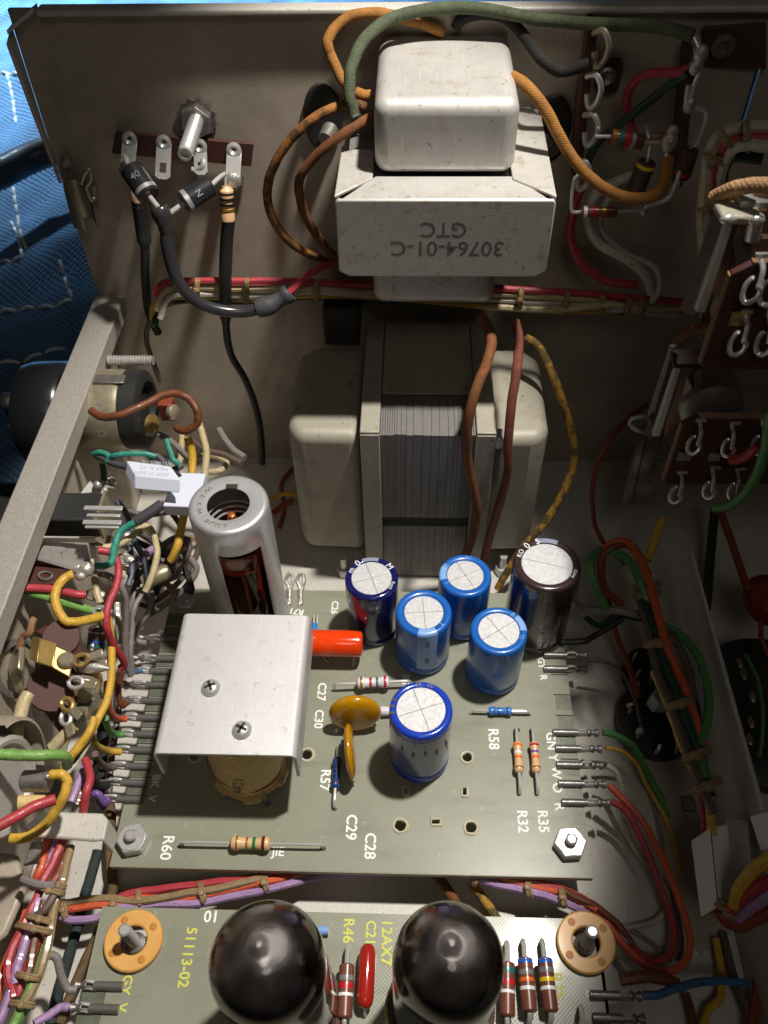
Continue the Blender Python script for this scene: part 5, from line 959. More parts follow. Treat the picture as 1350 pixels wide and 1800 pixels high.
# long wires on the right
wire('maroon wire running down from the big dark can to the floor at the right', [(1138, 712, 4.5), (1100, 740, 4.3), (1062, 790, 4), (1042, 850, 3.2), (1045, 920, 2), (1065, 960, 1.4)], .07, 'w_rust')
wire('red wire running down past the right end of the board', [(1065, 960, 1.5), (1058, 1000, 1.4), (1070, 1060, 1.2), (1085, 1120, 1.0), (1108, 1180, .9), (1122, 1225, .9)], .085, 'w_rust')
wire('brown wire from the dark crimp boots across the floor to the sockets', [(1035, 1160, 1.2), (1070, 1165, 1.2), (1095, 1185, 1), (1115, 1230, .8), (1130, 1290, .6)], .045, 'w_taupe')
wire('dark teal wire under the right harness by the brown capacitor', [(1030, 1085, 1.3), (1055, 1100, 1.3), (1085, 1082, 1.4), (1140, 1092, 1.6)], .08, 'w_darkgreen')
wire('black wire with a crimp beside the brown capacitor', [(985, 1129, 1.3), (1022, 1128, 1.3), (1045, 1118, 1.3), (1095, 1088, 1.5)], .08, 'rubber_black')
# ================================================================ CRIMP TERMINALS AND THEIR WIRES
def crimp(label, bx, by, L, dirx, group, z=BZ + .05, wm=None, tm='dull_metal'):
    a = P(bx, by, z=z); d = V((dirx, 0, 0)); t = thing('crimp_terminal', label, 'terminal', a, group)
    part('blade', MB().tube([a - d * .40, a - d * .38, a + d * .14, a + d * .16], lambda q: .085, 10, 1), 'barrel_metal', t)
    part('prong', MB().tube([a + d * .1 + V((0, .05, 0)), a + d * .3 + V((0, .07, .03)), a + d * L * .75 + V((0, .04, .0))], .035, 7), 'zinc', t); part('prong', MB().tube([a + d * .1 + V((0, -.06, 0)), a + d * .32 + V((0, -.05, .02)), a + d * L * .75 + V((0, -.04, 0))], .035, 7), 'dull_metal', t)
    part('crimp_barrel', MB().tube([a + d * L * .62, a + d * L * .78 + V((0, 0, .02)), a + d * L], lambda t_: .075 + .025 * math.sin(t_ * 9), 9, 4), tm, t)
    return a + d * L
GL = 'crimp terminals along the left edge of the middle board'
LT = [(288, 1122, 'second from the far left nut', None), (279, 1158, 'on the upper grey wire', None), (268, 1180, 'with a blue wire end', 'w_blue'), (262, 1204, 'just below the blue one', None), (254, 1232, 'on the dark brown wire', None), (247, 1262, 'on the orange wire', 'w_orange'), (241, 1291, 'on the small green wire', 'w_green'), (234, 1319, 'on the yellow wire', 'w_yellow'), (227, 1347, 'on the taupe wire', 'w_taupe'), (220, 1376, 'on the black wire beside BK', None), (212, 1405, 'on the violet wire beside V', 'w_purple')]
for bx, by, lb, _ in LT: crimp('crimp terminal at the left of the middle board %s' % lb, bx + 6, by, .72, -1, GL)
GR = 'crimp terminals along the right edge of the middle board'
for bx, by, lb in ((985, 1152, 'top one beside GY, in shadow'), (985, 1176, 'second one beside R, in shadow'), (1003, 1288, 'green wire beside GN'), (1008, 1316, 'yellow wire beside Y'), (1010, 1345, 'white wire beside W'), (1014, 1378, 'orange wire beside O'), (1020, 1411, 'dark red wire beside R')):
    crimp('long crimp terminal at the right of the middle board, %s' % lb, bx, by, .62, 1, GR, wm=None)
for bx, by, lb, w_ in ((180, 1733, 'on the grey wire beside GY', 0), (172, 1773, 'on the violet wire beside V', 0)): crimp('crimp terminal at the left of the near board, %s' % lb, bx, by, .5, -1, 'crimp terminals of the near board')
for bx, by, lb in ((1075, 1750, 'on the blue wire'), (1080, 1790, 'lowest one at the frame edge')): crimp('crimp terminal at the right of the near board, %s' % lb, bx, by, .55, 1, 'crimp terminals of the near board')
# right-hand wires from the board
W = wire
W('orange wire making the big loop at the lower right', [(1070, 1380, 1.3), (1095, 1405, 1.2), (1130, 1445, 1.1), (1165, 1510, 1), (1195, 1585, .9), (1212, 1650, .8), (1205, 1690, .8), (1172, 1708, .8), (1140, 1700, .8), (1100, 1665, .7), (1060, 1615, .7), (1020, 1580, .8), (1000, 1572, .8)], .085, 'w_orange', seg=10)
W('dark red wire inside the big orange loop', [(1074, 1410, 1.25), (1100, 1425, 1.2), (1125, 1470, 1.0), (1150, 1530, .8), (1172, 1590, .6), (1185, 1650, .5), (1165, 1688, .5), (1130, 1682, .5), (1090, 1640, .5), (1050, 1600, .6), (1015, 1582, .6)], .08, 'w_red')
W('second dark red wire in the lower part of the orange loop', [(1182, 1675, .4), (1150, 1692, .35), (1110, 1668, .3), (1075, 1630, .4), (1030, 1590, .5)], .075, 'w_red')
W('twisted white wire wandering over the floor inside the orange loop', [(1066, 1346, 1.3), (1085, 1360, 1.2), (1095, 1400, .9), (1098, 1440, .5), (1115, 1490, .3), (1150, 1530, .25), (1172, 1565, .2), (1172, 1598, .2), (1150, 1620, .15), (1110, 1630, .15), (1078, 1632, .15)], .075, 'w_white')
W('grey wire running down just inside the orange loop', [(1180, 1560, .2), (1192, 1610, .2), (1198, 1660, .3), (1192, 1690, .3)], .06, 'w_grey')
W('grey wire end lying across the floor in the orange loop', [(1110, 1635, .2), (1140, 1655, .2), (1180, 1690, .3)], .055, 'w_grey')
W('green wire leaving the board beside the printed GN', [(1060, 1288, 1.3), (1090, 1296, 1.2), (1120, 1320, 1), (1138, 1360, .6), (1160, 1400, .3), (1175, 1440, .15)], .085, 'w_green')
W('yellow wire leaving the board beside the printed Y', [(1064, 1315, 1.25), (1095, 1322, 1.1), (1120, 1345, .8), (1140, 1385, .4), (1165, 1430, .2), (1185, 1480, .12), (1195, 1540, .1)], .055, 'w_yellow')
W('thin grey wire running down the floor at the right', [(1122, 1330, .3), (1145, 1400, .15), (1158, 1450, .1), (1168, 1500, .1)], .05, 'w_grey')
W('blue wire at the lower right leaving the near board', [(1130, 1750, 1.25), (1160, 1748, 1.3), (1200, 1733, 1.2), (1240, 1726, 1.0), (1275, 1725, .9), (1310, 1728, .7)], .085, 'w_blue', seg=10)
W('fat brown wire above the blue wire at the lower right', [(1090, 1722, 1.25), (1130, 1716, 1.3), (1165, 1720, 1.25), (1190, 1730, 1.1)], .13, 'w_brown')
W('pale taupe wire slanting down at the lower right corner', [(1270, 1640, .2), (1290, 1720, .3), (1312, 1770, .4), (1330, 1830, .4)], .10, 'w_taupe')
W('ochre wire curling at the lower right corner', [(1258, 1650, .3), (1268, 1710, .3), (1266, 1755, .3), (1245, 1775, .3), (1235, 1810, .3)], .09, 'w_yellow')
W('dark brown wire at the lower right corner below the blue wire', [(1205, 1745, .3), (1215, 1780, .3), (1222, 1830, .3)], .09, 'w_brown')
W('dark red wire at the bottom right corner', [(1325, 1600, .5), (1335, 1680, .5), (1330, 1740, .5), (1320, 1830, .5)], .11, 'w_rust')
harness('bundle of yellow, crimson and violet wires leaving the nylon clamp to the right',
  [('w_yellow', [(1292, 1592, 2.6), (1300, 1560, 3.0), (1325, 1530, 3.4), (1360, 1505, 3.8)]), ('w_red', [(1285, 1600, 2.4), (1310, 1575, 2.9), (1340, 1555, 3.3), (1365, 1545, 3.5)]), ('w_violet', [(1300, 1615, 2.3), (1325, 1592, 2.8), (1350, 1575, 3.2), (1370, 1560, 3.5)]), ('w_rust', [(1262, 1595, 2), (1280, 1620, 2), (1310, 1625, 2.3), (1340, 1610, 2.8), (1370, 1600, 3)])],
  [((1268, 1595, 2.2), (1295, 1615, 2.2))], .125, 'z', .07)
# ================================================================ HARNESS IN FRONT OF THE MIDDLE BOARD
z4 = .85
harness('laced bundle of red, orange and violet wires between the two circuit boards',
  [('w_red', [(190, 1592, z4), (225, 1572, z4), (300, 1560, z4), (370, 1552, z4), (430, 1545, z4), (500, 1532, z4), (600, 1522, .6), (800, 1528, .6), (900, 1546, z4), (980, 1560, z4), (1030, 1582, z4)]),
   ('w_orange', [(110, 1600, 1.0), (160, 1592, 1.0), (200, 1590, .95), (240, 1580, z4), (330, 1578, z4), (420, 1560, z4), (490, 1545, z4), (560, 1532, .6), (800, 1532, .6), (880, 1545, z4), (950, 1560, z4), (1000, 1572, z4), (1050, 1600, z4)]),
   ('w_violet', [(108, 1612, 1.0), (135, 1618, 1.0), (170, 1612, 1.0), (200, 1598, .95), (260, 1590, z4), (340, 1588, z4), (430, 1572, z4), (500, 1556, z4), (580, 1540, .6), (760, 1532, .55), (830, 1545, z4), (900, 1560, z4), (960, 1575, z4), (1000, 1590, z4), (1060, 1625, .7), (1100, 1660, .6)]),
   ('lacing', [(112, 1588, 1.05), (150, 1582, 1.05), (200, 1580, 1.0), (240, 1584, .95), (330, 1570, .95), (390, 1560, .95), (470, 1540, .9)]), ('w_brown', [(990, 1565, .9), (1020, 1580, .9), (1050, 1595, .85), (1085, 1625, .7), (1110, 1660, .55)])],
  [((108, 1588, 1), (112, 1612, 1)), ((196, 1577, .95), (200, 1602, .95)), ((240, 1570, z4), (246, 1590, z4)), ((350, 1556, z4), (356, 1584, z4)), ((461, 1540, z4), (466, 1564, z4)), ((838, 1534, z4), (832, 1550, z4)), ((925, 1548, z4), (928, 1572, z4)), ((985, 1565, z4), (990, 1590, z4))], .08, 'z', .045)
W('mottled dark cloth cord passing under the harness behind the right tube', [(830, 1555, .5), (850, 1580, .4), (870, 1610, .35), (882, 1630, .3)], .10, 'c_yellowblack', seg=10)
W('brown cloth cord passing under the harness behind the right tube', [(765, 1535, .5), (785, 1562, .45), (800, 1585, .4), (810, 1610, .3)], .11, 'c_brown', seg=10)
# ================================================================ LEFT SIDE
z5 = 3.0
harness('thick laced bundle of red, violet, brown and orange wires at the lower left',
  [('w_red', [(70, 1565, z5), (55, 1600, z5), (35, 1640, z5), (18, 1680, z5), (14, 1710, z5), (24, 1755, z5)]), ('w_violet', [(68, 1580, z5), (58, 1620, z5), (42, 1665, z5), (30, 1700, z5), (26, 1730, z5)]), ('w_brown', [(78, 1585, z5), (68, 1620, z5), (60, 1660, z5), (52, 1700, z5), (48, 1730, z5)]),
   ('w_red', [(86, 1585, z5 - .1), (76, 1620, z5 - .1), (60, 1670, z5 - .1), (42, 1720, z5 - .1), (30, 1750, z5 - .1)]), ('w_lime', [(100, 1580, z5 - .2), (90, 1620, z5 - .2), (76, 1680, z5 - .2), (62, 1720, z5 - .2)]), ('w_orange', [(48, 1600, z5 - .3), (26, 1660, z5 - .3), (8, 1700, z5 - .3), (-10, 1770, z5 - .3)]),
   ('w_orange', [(85, 1470, z5), (78, 1500, z5), (68, 1535, z5), (58, 1560, z5 - .2)]), ('w_red', [(112, 1475, z5), (98, 1505, z5), (80, 1540, z5), (70, 1560, z5)]), ('w_rust', [(122, 1490, z5 - .2), (108, 1525, z5 - .2), (92, 1552, z5 - .2)]), ('w_violet', [(98, 1470, z5 - .1), (92, 1490, z5 - .1), (84, 1515, z5 - .2)]), ('lacing', [(124, 1488, z5 - .1), (112, 1540, z5), (100, 1575, z5), (88, 1640, z5), (70, 1710, z5), (40, 1770, z5)]),
   ('w_lime', [(64, 1715, z5), (44, 1760, z5), (24, 1800, z5), (10, 1830, z5)]), ('w_violet', [(20, 1740, z5), (5, 1780, z5), (-10, 1810, z5)]), ('w_orange', [(10, 1700, z5 - .4), (-5, 1740, z5 - .4), (-20, 1800, z5 - .4)]), ('w_taupe', [(104, 1560, z5 + .1), (92, 1580, z5 + .1), (76, 1600, z5 + .1), (60, 1615, z5)]), ('w_green', [(54, 1765, z5 - .1), (36, 1785, z5 - .1), (22, 1830, z5 - .1)])],
  [((50, 1612, z5), (86, 1622, z5)), ((32, 1628, z5), (86, 1640, z5)), ((62, 1560, z5), (108, 1572, z5)), ((30, 1715, z5), (66, 1722, z5)), ((20, 1765, z5), (54, 1770, z5)), ((92, 1555, z5), (110, 1560, z5))], .085, 'z', .038)
W('grey wire stub crossing the top of the lower left bundle', [(40, 1545, 3.1), (70, 1556, 3.2), (98, 1556, 3.2)], .085, 'w_grey')
W('dark teal cloth cord running down the floor at the lower left', [(172, 1495, .4), (160, 1540, .35), (148, 1580, .3), (135, 1635, .3), (118, 1690, .3), (104, 1740, .3), (90, 1800, .3)], .115, 'c_darkteal', seg=10)
W('umber cloth cord running down the floor beside the middle board', [(190, 1400, .6), (196, 1440, .5), (192, 1500, .4), (198, 1560, .4), (178, 1630, .35), (150, 1690, .35), (125, 1750, .4), (105, 1800, .4)], .11, 'c_umber', seg=10)
W('grey wire hooking down to the upper terminal of the near board', [(84, 1677, 1.8), (100, 1685, 1.7), (108, 1715, 1.5), (118, 1738, 1.35), (135, 1740, 1.3)], .085, 'w_grey', seg=10)
W('violet wire sweeping up to the lower terminal of the near board', [(60, 1800, 1.5), (85, 1785, 1.4), (105, 1772, 1.3), (122, 1772, 1.28)], .085, 'w_violet', seg=10)
# wires feeding the crimp terminals
W('grey wire bent like a hairpin reaching the farthest crimp terminal', [(226, 1075, 2.2), (238, 1045, 2.4), (258, 1035, 2.2), (268, 1050, 2), (262, 1075, 1.8), (242, 1105, 1.5), (240, 1125, 1.3), (258, 1130, 1.25)], .075, 'w_grey')
W('left grey wire running straight down to the terminals', [(165, 1005, 4.2), (195, 1015, 4.2), (215, 1035, 4.0), (222, 1070, 3.5), (220, 1120, 2.9), (222, 1160, 2.4), (230, 1188, 2.0)], .082, 'w_grey', seg=10)
W('right grey wire running straight down beside its twin to the terminals', [(250, 1045, 3), (236, 1070, 2.9), (232, 1110, 2.6), (230, 1150, 2.3), (233, 1185, 1.9)], .07, 'w_grey')
W('thin white wire under the pair of grey wires', [(206, 1060, 3), (208, 1100, 2.8), (214, 1130, 2.5)], .08, 'w_white')
W('orange wire reaching its crimp terminal from under the yellow one', [(187, 1200, 3.2), (190, 1235, 2.6), (198, 1258, 2.0), (210, 1264, 1.5), (222, 1264, 1.35)], .08, 'w_orange', seg=10)
W('small green wire reaching its crimp terminal', [(186, 1262, 2.6), (190, 1280, 2.0), (202, 1290, 1.5), (218, 1291, 1.35)], .08, 'w_green', seg=10)
W('short yellow wire reaching its crimp terminal', [(162, 1300, 2.8), (172, 1312, 2.2), (190, 1320, 1.6), (212, 1322, 1.35)], .085, 'w_yellow', seg=10)
W('taupe wire reaching its crimp terminal', [(167, 1325, 2.6), (176, 1340, 2.0), (190, 1350, 1.5), (203, 1348, 1.35)], .08, 'w_taupe', seg=10)
W('black wire reaching the terminal beside BK', [(170, 1340, 2.2), (165, 1360, 2.0), (172, 1378, 1.6), (190, 1380, 1.35)], .085, 'rubber_black', seg=10)
W('purple wire knotted at the terminal beside V', [(180, 1420, 1.0), (172, 1408, 1.3), (166, 1396, 1.6), (174, 1398, 1.6), (184, 1412, 1.4), (190, 1405, 1.35)], .09, 'w_purple', seg=10)
W('dark brown wire twisting behind the fifth crimp terminal', [(213, 1180, 2.2), (208, 1215, 1.8), (214, 1240, 1.5), (222, 1236, 1.35)], .08, 'w_brown')
W('blue wire end at its crimp terminal', [(233, 1182, 1.5), (242, 1181, 1.35), (250, 1178, 1.3)], .06, 'w_blue')
# long coloured wires on the left
W('bright yellow wire curving from the solder joint to the red wire', [(128, 1010, 5.0), (112, 1018, 5.0), (98, 1040, 5.0), (100, 1068, 4.9), (114, 1090, 4.8), (135, 1093, 4.7), (160, 1088, 4.5), (182, 1082, 4.3)], .105, 'w_yellow', seg=12)
W('long red wire running down past the yellow one toward the terminals', [(172, 968, 4.8), (195, 972, 4.7), (208, 995, 4.6), (204, 1030, 4.5), (190, 1065, 4.4), (188, 1100, 4.2), (197, 1130, 3.7), (218, 1162, 3.0), (212, 1175, 2.8)], .092, 'w_red', seg=12)
W('bright teal wire from the grey sleeve to the solder joint', [(238, 918, 5.0), (215, 932, 4.9), (203, 955, 4.8), (197, 985, 4.8), (186, 994, 4.8), (168, 994, 4.8)], .088, 'w_teal', seg=12)
solo('heat_shrink_sleeve', 'short grey heat-shrink sleeve on the end of the bright teal wire', 'sleeve', MB().tube(wpts([(240, 916, 5.0), (262, 902, 5.1), (285, 886, 5.2)]), .125, 12), 'shrink')
W('lime green wire entering from under the rail behind the yellow wire', [(20, 1040, 5.2), (45, 1040, 5.1), (80, 1050, 4.8), (120, 1062, 4.4), (165, 1075, 4.0), (180, 1080, 3.9)], .10, 'w_lime', seg=12)
W('red wire entering from under the rail above the lime green wire', [(20, 1032, 5.3), (50, 1034, 5.2), (90, 1036, 4.9), (130, 1044, 4.6), (150, 1046, 4.5)], .10, 'w_red', seg=12)
W('long yellow wire dropping down the left side into the lower bundle', [(190, 1085, 3.6), (195, 1130, 3.6), (196, 1180, 3.6), (190, 1225, 3.6), (172, 1265, 3.6), (150, 1300, 3.6), (125, 1330, 3.5), (112, 1350, 3.3)], .09, 'w_yellow', seg=12)
W('second yellow wire branching beside the long one', [(166, 1262, 3.75), (158, 1285, 3.7), (140, 1310, 3.6), (120, 1335, 3.5)], .09, 'w_yellow', seg=12)
W('red wire dropping beside the left can toward the steel bracket', [(150, 1335, 3.4), (158, 1365, 3.5), (152, 1395, 3.5), (145, 1430, 3.2)], .09, 'w_red', seg=12)
W('cream wire curling at the black switch', [(165, 932, 4.8), (162, 950, 4.8), (178, 962, 4.7), (205, 958, 4.6), (230, 945, 4.5), (252, 925, 4.4), (268, 935, 4.3), (276, 970, 4.2), (268, 1010, 4.0), (255, 1040, 3.8)], .085, 'w_cream', seg=10)
W('cream stub wire below the teal solder joint', [(160, 985, 4.4), (166, 1010, 4.3), (170, 1040, 4.2), (176, 1060, 4.1)], .09, 'w_cream')
W('amber coated wire hanging behind the white box capacitors', [(330, 770, 5.0), (338, 800, 4.6), (335, 850, 4.2), (322, 910, 3.8), (312, 960, 3.5), (300, 985, 3.2)], .11, 'w_yellow', seg=10)
W('cream wire next to the amber one behind the white capacitors', [(350, 745, 5), (362, 790, 4.6), (360, 840, 4.2)], .10, 'w_cream', seg=10)
W('grey curved wire behind the tube shield on the left', [(320, 968, 2.0), (345, 1000, 1.6), (320, 1040, 1.2), (290, 1062, 1.0), (262, 1080, 1.0)], .10, 'w_grey', seg=10)
W('taupe curved wire behind the tube shield, outer one', [(345, 900, 2.0), (350, 960, 1.5), (325, 1010, 1.1), (290, 1045, .9), (262, 1062, .8)], .09, 'w_taupe', seg=10)
W('white wire lying on the floor left of the tube shield', [(225, 1008, 3.0), (252, 985, 2.8), (285, 965, 2.7), (320, 950, 2.6)], .08, 'w_white')
W('grey wire looping behind the white box capacitors', [(225, 900, 3.6), (260, 905, 3.5), (295, 900, 3.3), (330, 898, 3.1)], .085, 'w_grey')
W('slate blue wire crossing the tangle under the teal wire', [(205, 880, 4.2), (225, 910, 4.0), (235, 950, 3.8), (255, 985, 3.5), (262, 1030, 3.2)], .08, 'w_slate')
W('second slate blue wire in the tangle near the red wire', [(228, 960, 3.6), (232, 1000, 3.5), (225, 1030, 3.4)], .08, 'w_slate')
W('brown-grey wire looping over the tangle behind the shield', [(285, 960, 3.0), (310, 945, 3.0), (332, 955, 2.9), (325, 985, 2.7), (298, 1000, 2.6), (272, 985, 2.6)], .09, 'w_taupe')
W('tan wire crossing the tangle low behind the shield', [(262, 1020, 2.6), (290, 1000, 2.5), (318, 965, 2.4), (338, 945, 2.3)], .09, 'w_tan')
W('small pink-grey wire in the tangle', [(240, 990, 3.4), (255, 975, 3.4), (268, 965, 3.3)], .10, 'w_violet')
W('dark loop of wire in the tangle by the far left nut', [(262, 1075, 1.5), (275, 1040, 1.6), (268, 1015, 1.8), (250, 1010, 2.0), (240, 1030, 2.0)], .09, 'rubber_black')
for k, (pts, r, m_, lb) in enumerate([([(270, 760), (300, 775), (325, 800), (345, 815)], .09, 'w_grey', 'grey wire behind the pot nearest the white capacitors'), ([(330, 770), (360, 790), (395, 800), (425, 815)], .09, 'w_taupe', 'taupe wire running right toward the big transformer'), ([(385, 755), (405, 785), (430, 805)], .10, 'w_grey', 'short grey wire stub left of the big transformer'), ([(345, 805), (370, 800), (398, 812), (385, 828), (355, 828)], .09, 'w_cream', 'pale loop of wire above the tube shield'), ([(320, 760), (318, 800), (310, 830)], .09, 'w_cream', 'pale wire dropping behind the brown wire')]):
    W(lb, [(a, b, 4.0 - .2 * k) for a, b in pts], r, m_, seg=8)
W('yellow wire peeping out between the tube shield and big transformer', [(470, 880, 1.2), (500, 868, 1.2), (530, 872, 1.2)], .07, 'w_yellow'); W('rust-brown wire on the floor between the tube shield and big transformer', [(490, 930, .8), (500, 895, .9), (495, 850, 1.0), (520, 820, 1.0)], .08, 'w_rust')
W('thick orange wire stub left of the big transformer', [(478, 905, 1.2), (495, 890, 1.2), (515, 880, 1.2)], .10, 'w_rust')
# potentiometer on the side wall
pot = thing('potentiometer', 'large metal-cased potentiometer with a worn gilt band inside the left wall', 'potentiometer', P(225, 715, x=-7.2)); C0 = P(222, 720, x=-7.1)
part('case', MB().lathe(C0 + V((-1.0, 0, 0)), X, [(0, 0), (.95, 0), (1.0, .1), (1.0, .95), (.97, 1.06), (.86, 1.1), (0, 1.1)], 44), 'gilt_steel', pot)
part('black_rim', MB().lathe(C0 + V((.08, 0, 0)), X, [(.9, 0), (.99, .02), (.99, .42), (.9, .48), (.72, .5), (.68, .3), (0, .3)], 44), 'rubber_black', pot)
part('top_tab', MB().box(C0 + V((-.15, -.05, 1.02)), (.75, .3, .06)), 'dull_metal', pot, bevel=.02)
for k, a in enumerate((-75, -95, -112)): part('engraved_mark', MB().box(C0 + V((-.35, 1.003 * math.cos(R_(a)) * -1 if 0 else -1.003 * math.sin(R_(35 - k * 16)), 0)) * 1 + V((0, 0, 1.003 * math.cos(R_(35 - k * 16)))) if 0 else C0 + V((-.3, -1.0 * math.cos(R_(-30 - 9 * k)), 1.0 * math.sin(R_(-30 - 9 * k)))), (.18, .03, .03)), 'bright_metal', pot)
for k, (s_, an) in enumerate((('S', 52), ('A', 42), ('T', 30), ('O', 8))):
    dr = V((0, -math.cos(R_(an)), math.sin(R_(an)))); tg = V((0, -math.sin(R_(an)), -math.cos(R_(an)))); text(s_, pot, 'bright_metal', C0 + V((-.35, 0, 0)) + dr * 1.004, .26, -tg if 0 else tg, X, name='stamped_lettering', depth=.006) if (tg.cross(X)).dot(dr) > 0 else text(s_, pot, 'bright_metal', C0 + V((-.35, 0, 0)) + dr * 1.004, .26, -tg, X, name='stamped_lettering', depth=.006)
c = P(300, 722, x=-6.1); part('terminal_block', MB().box(c + V((-.1, .1, 0)), (.35, .4, .55)), 'w_rust', pot, bevel=.03); part('slider_button', MB().lathe(c + V((.05, -.1, .05)), V((1, -.4, .3)), [(0, 0), (.2, 0), (.2, .1), (.12, .16), (0, .16)], 20), 'gilt_steel', pot)
part('wiper', MB().lathe(P(265, 745, x=-6.35), V((1, -.3, .2)), [(0, 0), (.24, 0), (.24, .08), (.08, .1), (0, .1)], 20), 'brass', pot)
part('red_insulator', MB().box(P(163, 705, x=-7.9), (.25, .15, .7)), 'w_red', pot, bevel=.03)
W('thick brown wire sweeping across the potentiometer and looping round its terminal', [(160, 722, 6.2), (180, 733, 6.2), (215, 728, 6.3), (260, 708, 6.3), (295, 692, 6.2), (325, 696, 6.0), (346, 720, 5.8), (346, 745, 5.5), (325, 758, 5.3), (310, 752, 5.2)], .10, 'w_brown', seg=12)
t = thing('machine_screw', 'bright threaded screw end above the potentiometer by the side rail', 'screw', P(215, 632, x=-7.1)); pr = []; k = .05
while k < 1.15: pr += [(.13, k), (.105, k + .03)]; k += .07
a = P(188, 633, x=-7.62); part('shank', MB().lathe(a, X, [(0, 0)] + pr + [(.12, k), (0, k)], 18), 'bright_metal', t)
kn = thing('control_knob', 'black control knob outside the case, left of the side rail', 'knob', P(75, 735, x=-9.6)); c = V((-8.5, C0.y + .1, C0.z - .25))
part('body', MB().lathe(c, -X, [(0, 0), (1.25, 0), (1.32, .1), (1.32, .85), (1.25, 1.1), (1.05, 1.2), (0, 1.22)], 48), 'knob', kn)
post = thing('binding_post', 'dark metal binding post with threaded shank at the far left edge', 'binding post', P(10, 735, x=-10.9)); a = P(15, 705, x=-10.9)
part('cap', MB().ball(a, .28, (1.1, 1, .8), 20), 'dull_metal', post); part('collar', MB().cyl(a + V((0, 0, -.7)), a + V((0, 0, -.15)), .2, .2, 20), 'rubber_black', post); part('washer', MB().lathe(a + V((0, 0, -.8)), Z, [(0, 0), (.3, 0), (.3, .08), (0, .08)], 24), 'dull_metal', post)
pr = []; k = 0
while k < .75: pr += [(.2, k), (.17, k + .03)]; k += .07
part('shank', MB().lathe(a + V((0, 0, -1.6)), Z, pr, 20), 'dull_metal', post)
solo('black_bracket', 'black plastic housing below the knob outside the side rail', 'housing', MB().span((-11.2, 9.0, -.4), (-8.6, 15.2, 3.0)), 'rubber_black', bevel=.2)
# white box capacitors
def boxcap(label, corners, zz, off, txt=None):
    t = thing('box_capacitor', label, 'capacitor', P(*corners[0], z=zz)); pts = [P(a, b, z=zz) for a, b in corners]
    part('body', MB().prism(pts, off), 'cap_white', t, bevel=.025)
    if txt:
        c = sum(pts, V()) / 4; xd = (pts[1] - pts[0]).normalized()
        for k, s_ in enumerate(txt): text(s_, t, 'cap_print', c + V((-xd.y, xd.x, 0)) * (.10 - .17 * k) * -1, .15, -xd, V((xd.y, -xd.x, 0)), depth=.004)
    return t
boxcap('white box capacitor tilted over the tangle, the nearer one with faint print', [(219, 824), (238, 836), (318, 842), (292, 810)][::1] and [(238, 836), (318, 843), (300, 819), (222, 809)], 5.4, (-.04, -.20, -.24), ['.0047 M 250V', 'MKP X1Y2', '40/100/21/C'])
boxcap('white box capacitor lying flat beside the tube shield, the farther one', [(286, 889), (345, 891), (362, 832), (306, 830)], 4.8, (0, 0, -.34))
W('teal wire loop above the nearer white capacitor', [(165, 798, 5.3), (175, 795, 5.4), (192, 802, 5.4), (188, 812, 5.3)], .075, 'w_teal'); W('teal wire arching to the nearer white capacitor', [(188, 808, 5.3), (205, 800, 5.5), (245, 797, 5.5), (275, 802, 5.4)], .07, 'w_teal')
W('short teal wire dropping from the potentiometer terminal', [(292, 773, 5.6), (298, 790, 5.5), (305, 808, 5.4), (315, 815, 5.3)], .07, 'w_teal')
solo('heat_shrink_sleeve', 'grey heat-shrink sleeve on the left lead of the nearer white capacitor', 'sleeve', MB().tube(wpts([(168, 799, 5.25), (185, 808, 5.3), (205, 816, 5.3), (224, 820, 5.3)]), .085, 10), 'shrink')
solo('heat_shrink_sleeve', 'grey heat-shrink sleeve between the two white capacitors', 'sleeve', MB().tube(wpts([(275, 800, 5.3), (288, 812, 5.2), (300, 828, 5.1), (320, 818, 5.1)]), .085, 10), 'shrink')
W('dark green pair of insulated legs by the soldered tag', [(180, 815, 5.0), (182, 830, 4.8), (183, 842, 4.6)], .085, 'w_darkgreen')
# black slide switch and tags
ss = thing('slide_switch', 'black rectangular switch body with long silver tags inside the left wall', 'switch', P(130, 905, x=-7.4)); c = P(128, 905, x=-7.4)
part('body', MB().box(c, (1.3, .8, .6)), 'rubber_black', ss, bevel=.05); part('end_plate', MB().box(c + V((.69, 0, 0)), (.06, .82, .64)), 'gilt_steel', ss)
for k, (px, py) in enumerate(((152, 893), (153, 905), (150, 918), (150, 925))): q = P(px, py, x=-6.65); part('tag', MB().box(q + V((.35, 0, 0)), (.8 - .1 * (k % 2), .11, .04)), 'zinc', ss, bevel=.01)
br2 = thing('mounting_bracket', 'bright folded steel bracket below the black switch', 'bracket', P(110, 965, x=-7.3)); 
part('plate', MB().prism([P(64, 978, x=-7.9), P(80, 950, x=-7.7), P(155, 946, x=-6.8), P(160, 985, x=-6.9), P(140, 1000, x=-7.0)], (0, -.05, -.08)), 'tin', br2, bevel=.03)
part('turned_edge', MB().box(P(118, 948, x=-7.2), (1.2, .05, .16)), 'tin', br2, bevel=.015)
c = P(115, 1000, x=-7.2); tg = thing('tag_board', 'dark maroon tag board with a big shiny solder joint under the rail', 'tag board', c)
part('board', MB().prism([P(42, 990, z=5.0), P(108, 988, z=5.0), P(115, 1008, z=5.0), P(98, 1026, z=5.0), P(52, 1028, z=5.0)], (0, 0, -.12)), 'phenolic', tg, bevel=.02); part('board_rim', MB().tube([P(42, 990, z=5.03), P(75, 989, z=5.03), P(108, 988, z=5.03)], .04), 'phenolic_edge', tg)
for px, py, r_, s_ in ((138, 998, .16, (1.5, 1, .8)), (152, 1000, .16, (1.1, 1.2, 1)), (125, 996, .11, (1.4, .8, .8)), (142, 1012, .12, (1, 1, .8))): part('solder_blob', MB().ball(P(px, py, z=4.95), r_, s_, 14), 'solder', tg)
